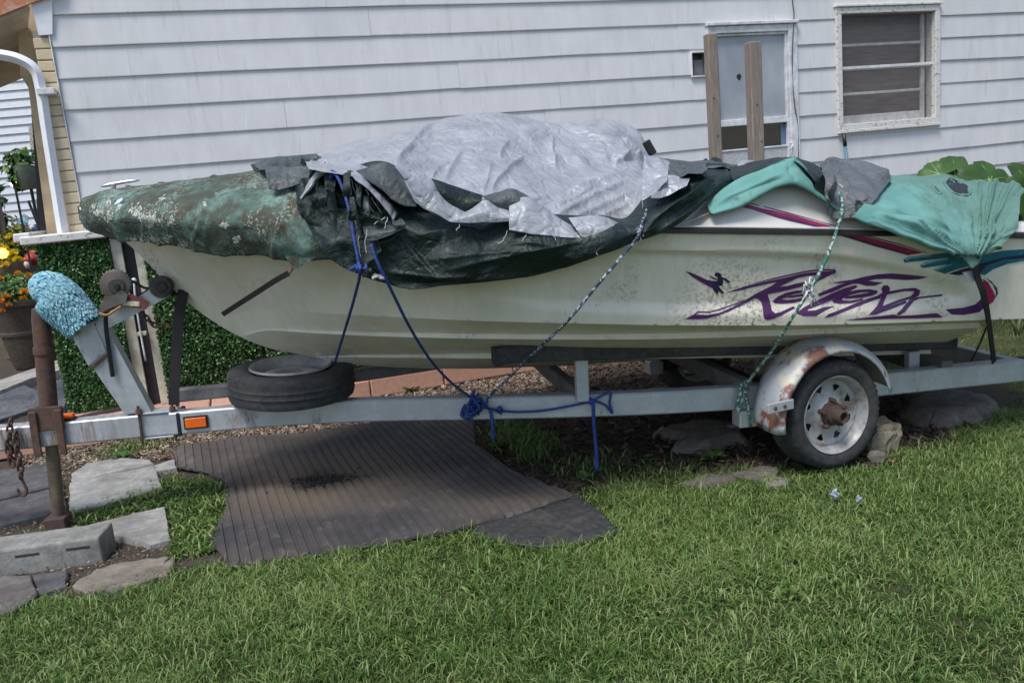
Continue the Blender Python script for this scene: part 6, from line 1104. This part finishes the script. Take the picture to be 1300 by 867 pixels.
def blades(P, L, Wd, lean, seed, dry=None, curl=.28):
    n = len(P); rg_ = np.random.default_rng(seed); a = rg_.random(n)*6.283; d = np.c_[np.cos(a), np.sin(a), 0*a]; s = np.c_[-np.sin(a+rg_.normal(size=n)*.6), np.cos(a), 0*a]; ln = np.abs(lean*(.35+rg_.gamma(2., .5, n))); v = []
    for k, t in enumerate((0, .38, .72, 1.)):
        th = ln*(t*.6+curl*t*t); c = P+(d*np.sin(th)[:, None]+np.array([0, 0, 1])*np.cos(th)[:, None])*(L*t)[:, None]; w = Wd*(1, .95, .65, 0)[k]
        if k < 3: v += [c-s*w[:, None]/2, c+s*w[:, None]/2]
        else: v.append(c)
    v = np.stack(v, 1).reshape(-1, 3); i = np.arange(n)[:, None]*7; f = np.concatenate([i+[0, 1, 3], i+[0, 3, 2], i+[2, 3, 5], i+[2, 5, 4], i+[4, 5, 6]], 1)
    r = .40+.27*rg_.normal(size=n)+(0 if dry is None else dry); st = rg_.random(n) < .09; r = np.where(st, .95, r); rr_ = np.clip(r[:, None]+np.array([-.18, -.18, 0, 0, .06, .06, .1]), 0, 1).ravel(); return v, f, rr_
def lawn_points(n, x0, x1, y0, y1, seed, thin=1.):
    rg_ = np.random.default_rng(seed); P = np.c_[x0+(x1-x0)*rg_.random(n), y0+(y1-y0)*rg_.random(n)]; m = lawn_mask(P)*(.5+.5*sst(-.5, -.05, fbm(P[:, 0]*3.1, P[:, 1]*3.1, None, 3, 33)))*thin; return P[rg_.random(n) < m]
def clear(P):                                                      # no turf through tyre or block
    d = P-WC[:2]; a = d@Uh[:2]; b_ = d@_V[:2]; ok = ~((np.abs(a) < .10) & (np.abs(b_+.775) < .10)); return P[ok]
near = clear(lawn_points(290000, -2.9, 3.6, 1.55, 4.3, 71)); mid = clear(lawn_points(36000, -.4, 5.2, 4.0, 8.4, 72)); sides = lawn_points(9000, -4.5, 5.0, .3, 1.6, 73, .5)
P = np.r_[near, mid, sides]; Pz = np.c_[P, gz(P[:, 0], P[:, 1])]; n = len(P); rgL = np.random.default_rng(77); cl = fbm(P[:, 0]*2.3, P[:, 1]*2.3, None, 3, 44); tuft = fbm(P[:, 0]*9, P[:, 1]*9, None, 2, 45)
L = (.028+.036*rgL.random(n)**1.5)*(1+.5*cl+.45*tuft); v, f, r = blades(Pz, L, .0022+.0027*rgL.random(n), .95, 78, .34*fbm(P[:, 0]*1.7, P[:, 1]*1.7, None, 3, 46)+.16*tuft)
Pt = clear(lawn_points(42000, -2.9, 3.6, 1.55, 4.3, 171)); vt, ft, rt_ = blades(np.c_[Pt, gz(Pt[:, 0], Pt[:, 1])+.006], .03+.05*rgL.random(len(Pt)), .0016+.002*rgL.random(len(Pt)), 2.2, 178, .5, .1)
Pc = clear(lawn_points(30000, -2.9, 3.6, 1.55, 4.3, 172)); Pc = Pc[fbm(Pc[:, 0]*2.6, Pc[:, 1]*2.6, None, 3, 99) > .22]; vc, fc, rc_ = blades(np.c_[Pc, gz(Pc[:, 0], Pc[:, 1])], .025+.03*rgL.random(len(Pc)), .007+.007*rgL.random(len(Pc)), 1.4, 179, -.05)
f = np.concatenate([f, ft+len(v), fc+len(v)+len(vt)]); v = np.concatenate([v, vt, vc]); r = np.concatenate([r, rt_, rc_])
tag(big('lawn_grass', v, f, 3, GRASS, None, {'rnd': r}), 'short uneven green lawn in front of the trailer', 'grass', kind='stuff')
rgW = np.random.default_rng(80); Wp = np.array([G(x, y)[:2] for x, y in WEEDP]); lo, hi = Wp.min(0), Wp.max(0); P = lo+(hi-lo)*rgW.random((9000, 2)); P = P[inpoly(P, Wp)]; q = topx(np.c_[P, 0*P[:, 0]]); P = P[~inpoly(q, MATP) & ~inpoly(q, [(100, 668), (210, 642), (217, 683), (190, 690), (130, 676)])]; v, f, r = blades(np.c_[P, gz(P[:, 0], P[:, 1])], .03+.04*rgW.random(len(P)), .006+.006*rgW.random(len(P)), 1.3, 81, -.05)
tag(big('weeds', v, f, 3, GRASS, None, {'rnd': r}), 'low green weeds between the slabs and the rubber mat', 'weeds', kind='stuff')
vs_, fs_, rs_ = [], [], []; off = 0
for (x, y, rad, cnt, h) in ((175, 565, .22, 500, .05), (150, 572, .18, 320, .04), (660, 560, .16, 420, .09), (678, 575, .12, 260, .10), (640, 545, .18, 260, .06), (735, 590, .2, 200, .05), (860, 606, .2, 220, .05), (60, 515, .15, 160, .06), (15, 518, .2, 220, .06), (115, 645, .14, 240, .04), (30, 690, .2, 120, .03), (905, 455, .3, 260, .08), (960, 448, .35, 300, .08), (80, 660, .12, 140, .04), (790, 600, .25, 240, .05)):
    c = G(x, y); P = c[:2]+rgW.normal(size=(cnt, 2))*rad*.5; q = topx(np.c_[P, 0*P[:, 0]]); P = P[~inpoly(q, MATP)]; v, f, r = blades(np.c_[P, gz(P[:, 0], P[:, 1])], h*(.5+rgW.random(len(P))), .004+.004*rgW.random(len(P)), .9, int(x), -.1); vs_.append(v); fs_.append(f.ravel()+off); rs_.append(r); off += len(v)
tag(big('weed_tufts', np.concatenate(vs_), np.concatenate(fs_), 3, GRASS, None, {'rnd': np.concatenate(rs_)}), 'scattered tufts of weeds in the mulch and soil', 'weeds', kind='stuff')
def weed(label, x, y, n, size, seed, rz=.0):
    rg_ = np.random.default_rng(seed); c = G(x, y); t = thing('broadleaf_weed', label, 'weed', c, 'single broadleaf weeds')
    for k in range(n):
        a = 6.283*k/n+rg_.normal()*.3; e = .35+.5*rg_.random(); d = np.array([math.cos(a)*math.cos(e), math.sin(a)*math.cos(e), math.sin(e)]); s = np.array([-math.sin(a), math.cos(a), 0]); L_ = size*(.7+.5*rg_.random()); m = []
        for q_ in np.linspace(0, 1, 6): w = L_*.20*math.sin(math.pi*(q_*.9+.05)); p = c+d*L_*q_-np.array([0, 0, 1])*L_*.3*q_*q_+np.array([0, 0, .005]); m.append([p-s*w+[0, 0, w*.3], p, p+s*w+[0, 0, w*.3]])
        V, F = grid(np.array(m)); big('leaf', V, np.array(F), 4, LEAF, t, {'rnd': np.full(len(V), .3+.5*rg_.random())}, True)
weed('small leafy weed on bare soil left of the near wheel', 907, 585, 9, .10, 1); weed('pale rosette weed in the mulch below the tongue clamp', 156, 582, 8, .09, 2); weed('leafy weed by the mulch behind the spare tyre', 522, 497, 9, .11, 3); weed('round leaved weed at the foot of the cream gate', 190, 488, 10, .13, 4); weed('low weed at the soil edge beside the mat corner', 745, 608, 7, .06, 5)
lt = thing('litter_scrap', 'crumpled pale scrap of plastic lying in the grass by the wheel', 'litter', G(1090, 634))
for k, (x, y) in enumerate(((1060, 627), (1090, 633))):
    c = G(x, y, .03); bm = bmesh.new(); bmesh.ops.create_icosphere(bm, subdivisions=2, radius=.017-.004*k); rgk = np.random.default_rng(k)
    for v_ in bm.verts: v_.co = Vector(tuple(c+np.array(v_.co)*(1+.5*rgk.normal(size=3))*[.8, .5, 1.1]))
    bm.verts.index_update(); V, F = bmout(bm); new('scrap', V, F, simple('pale_plastic', (.30, .35, .41), .35, var=.5, scale=60), lt)
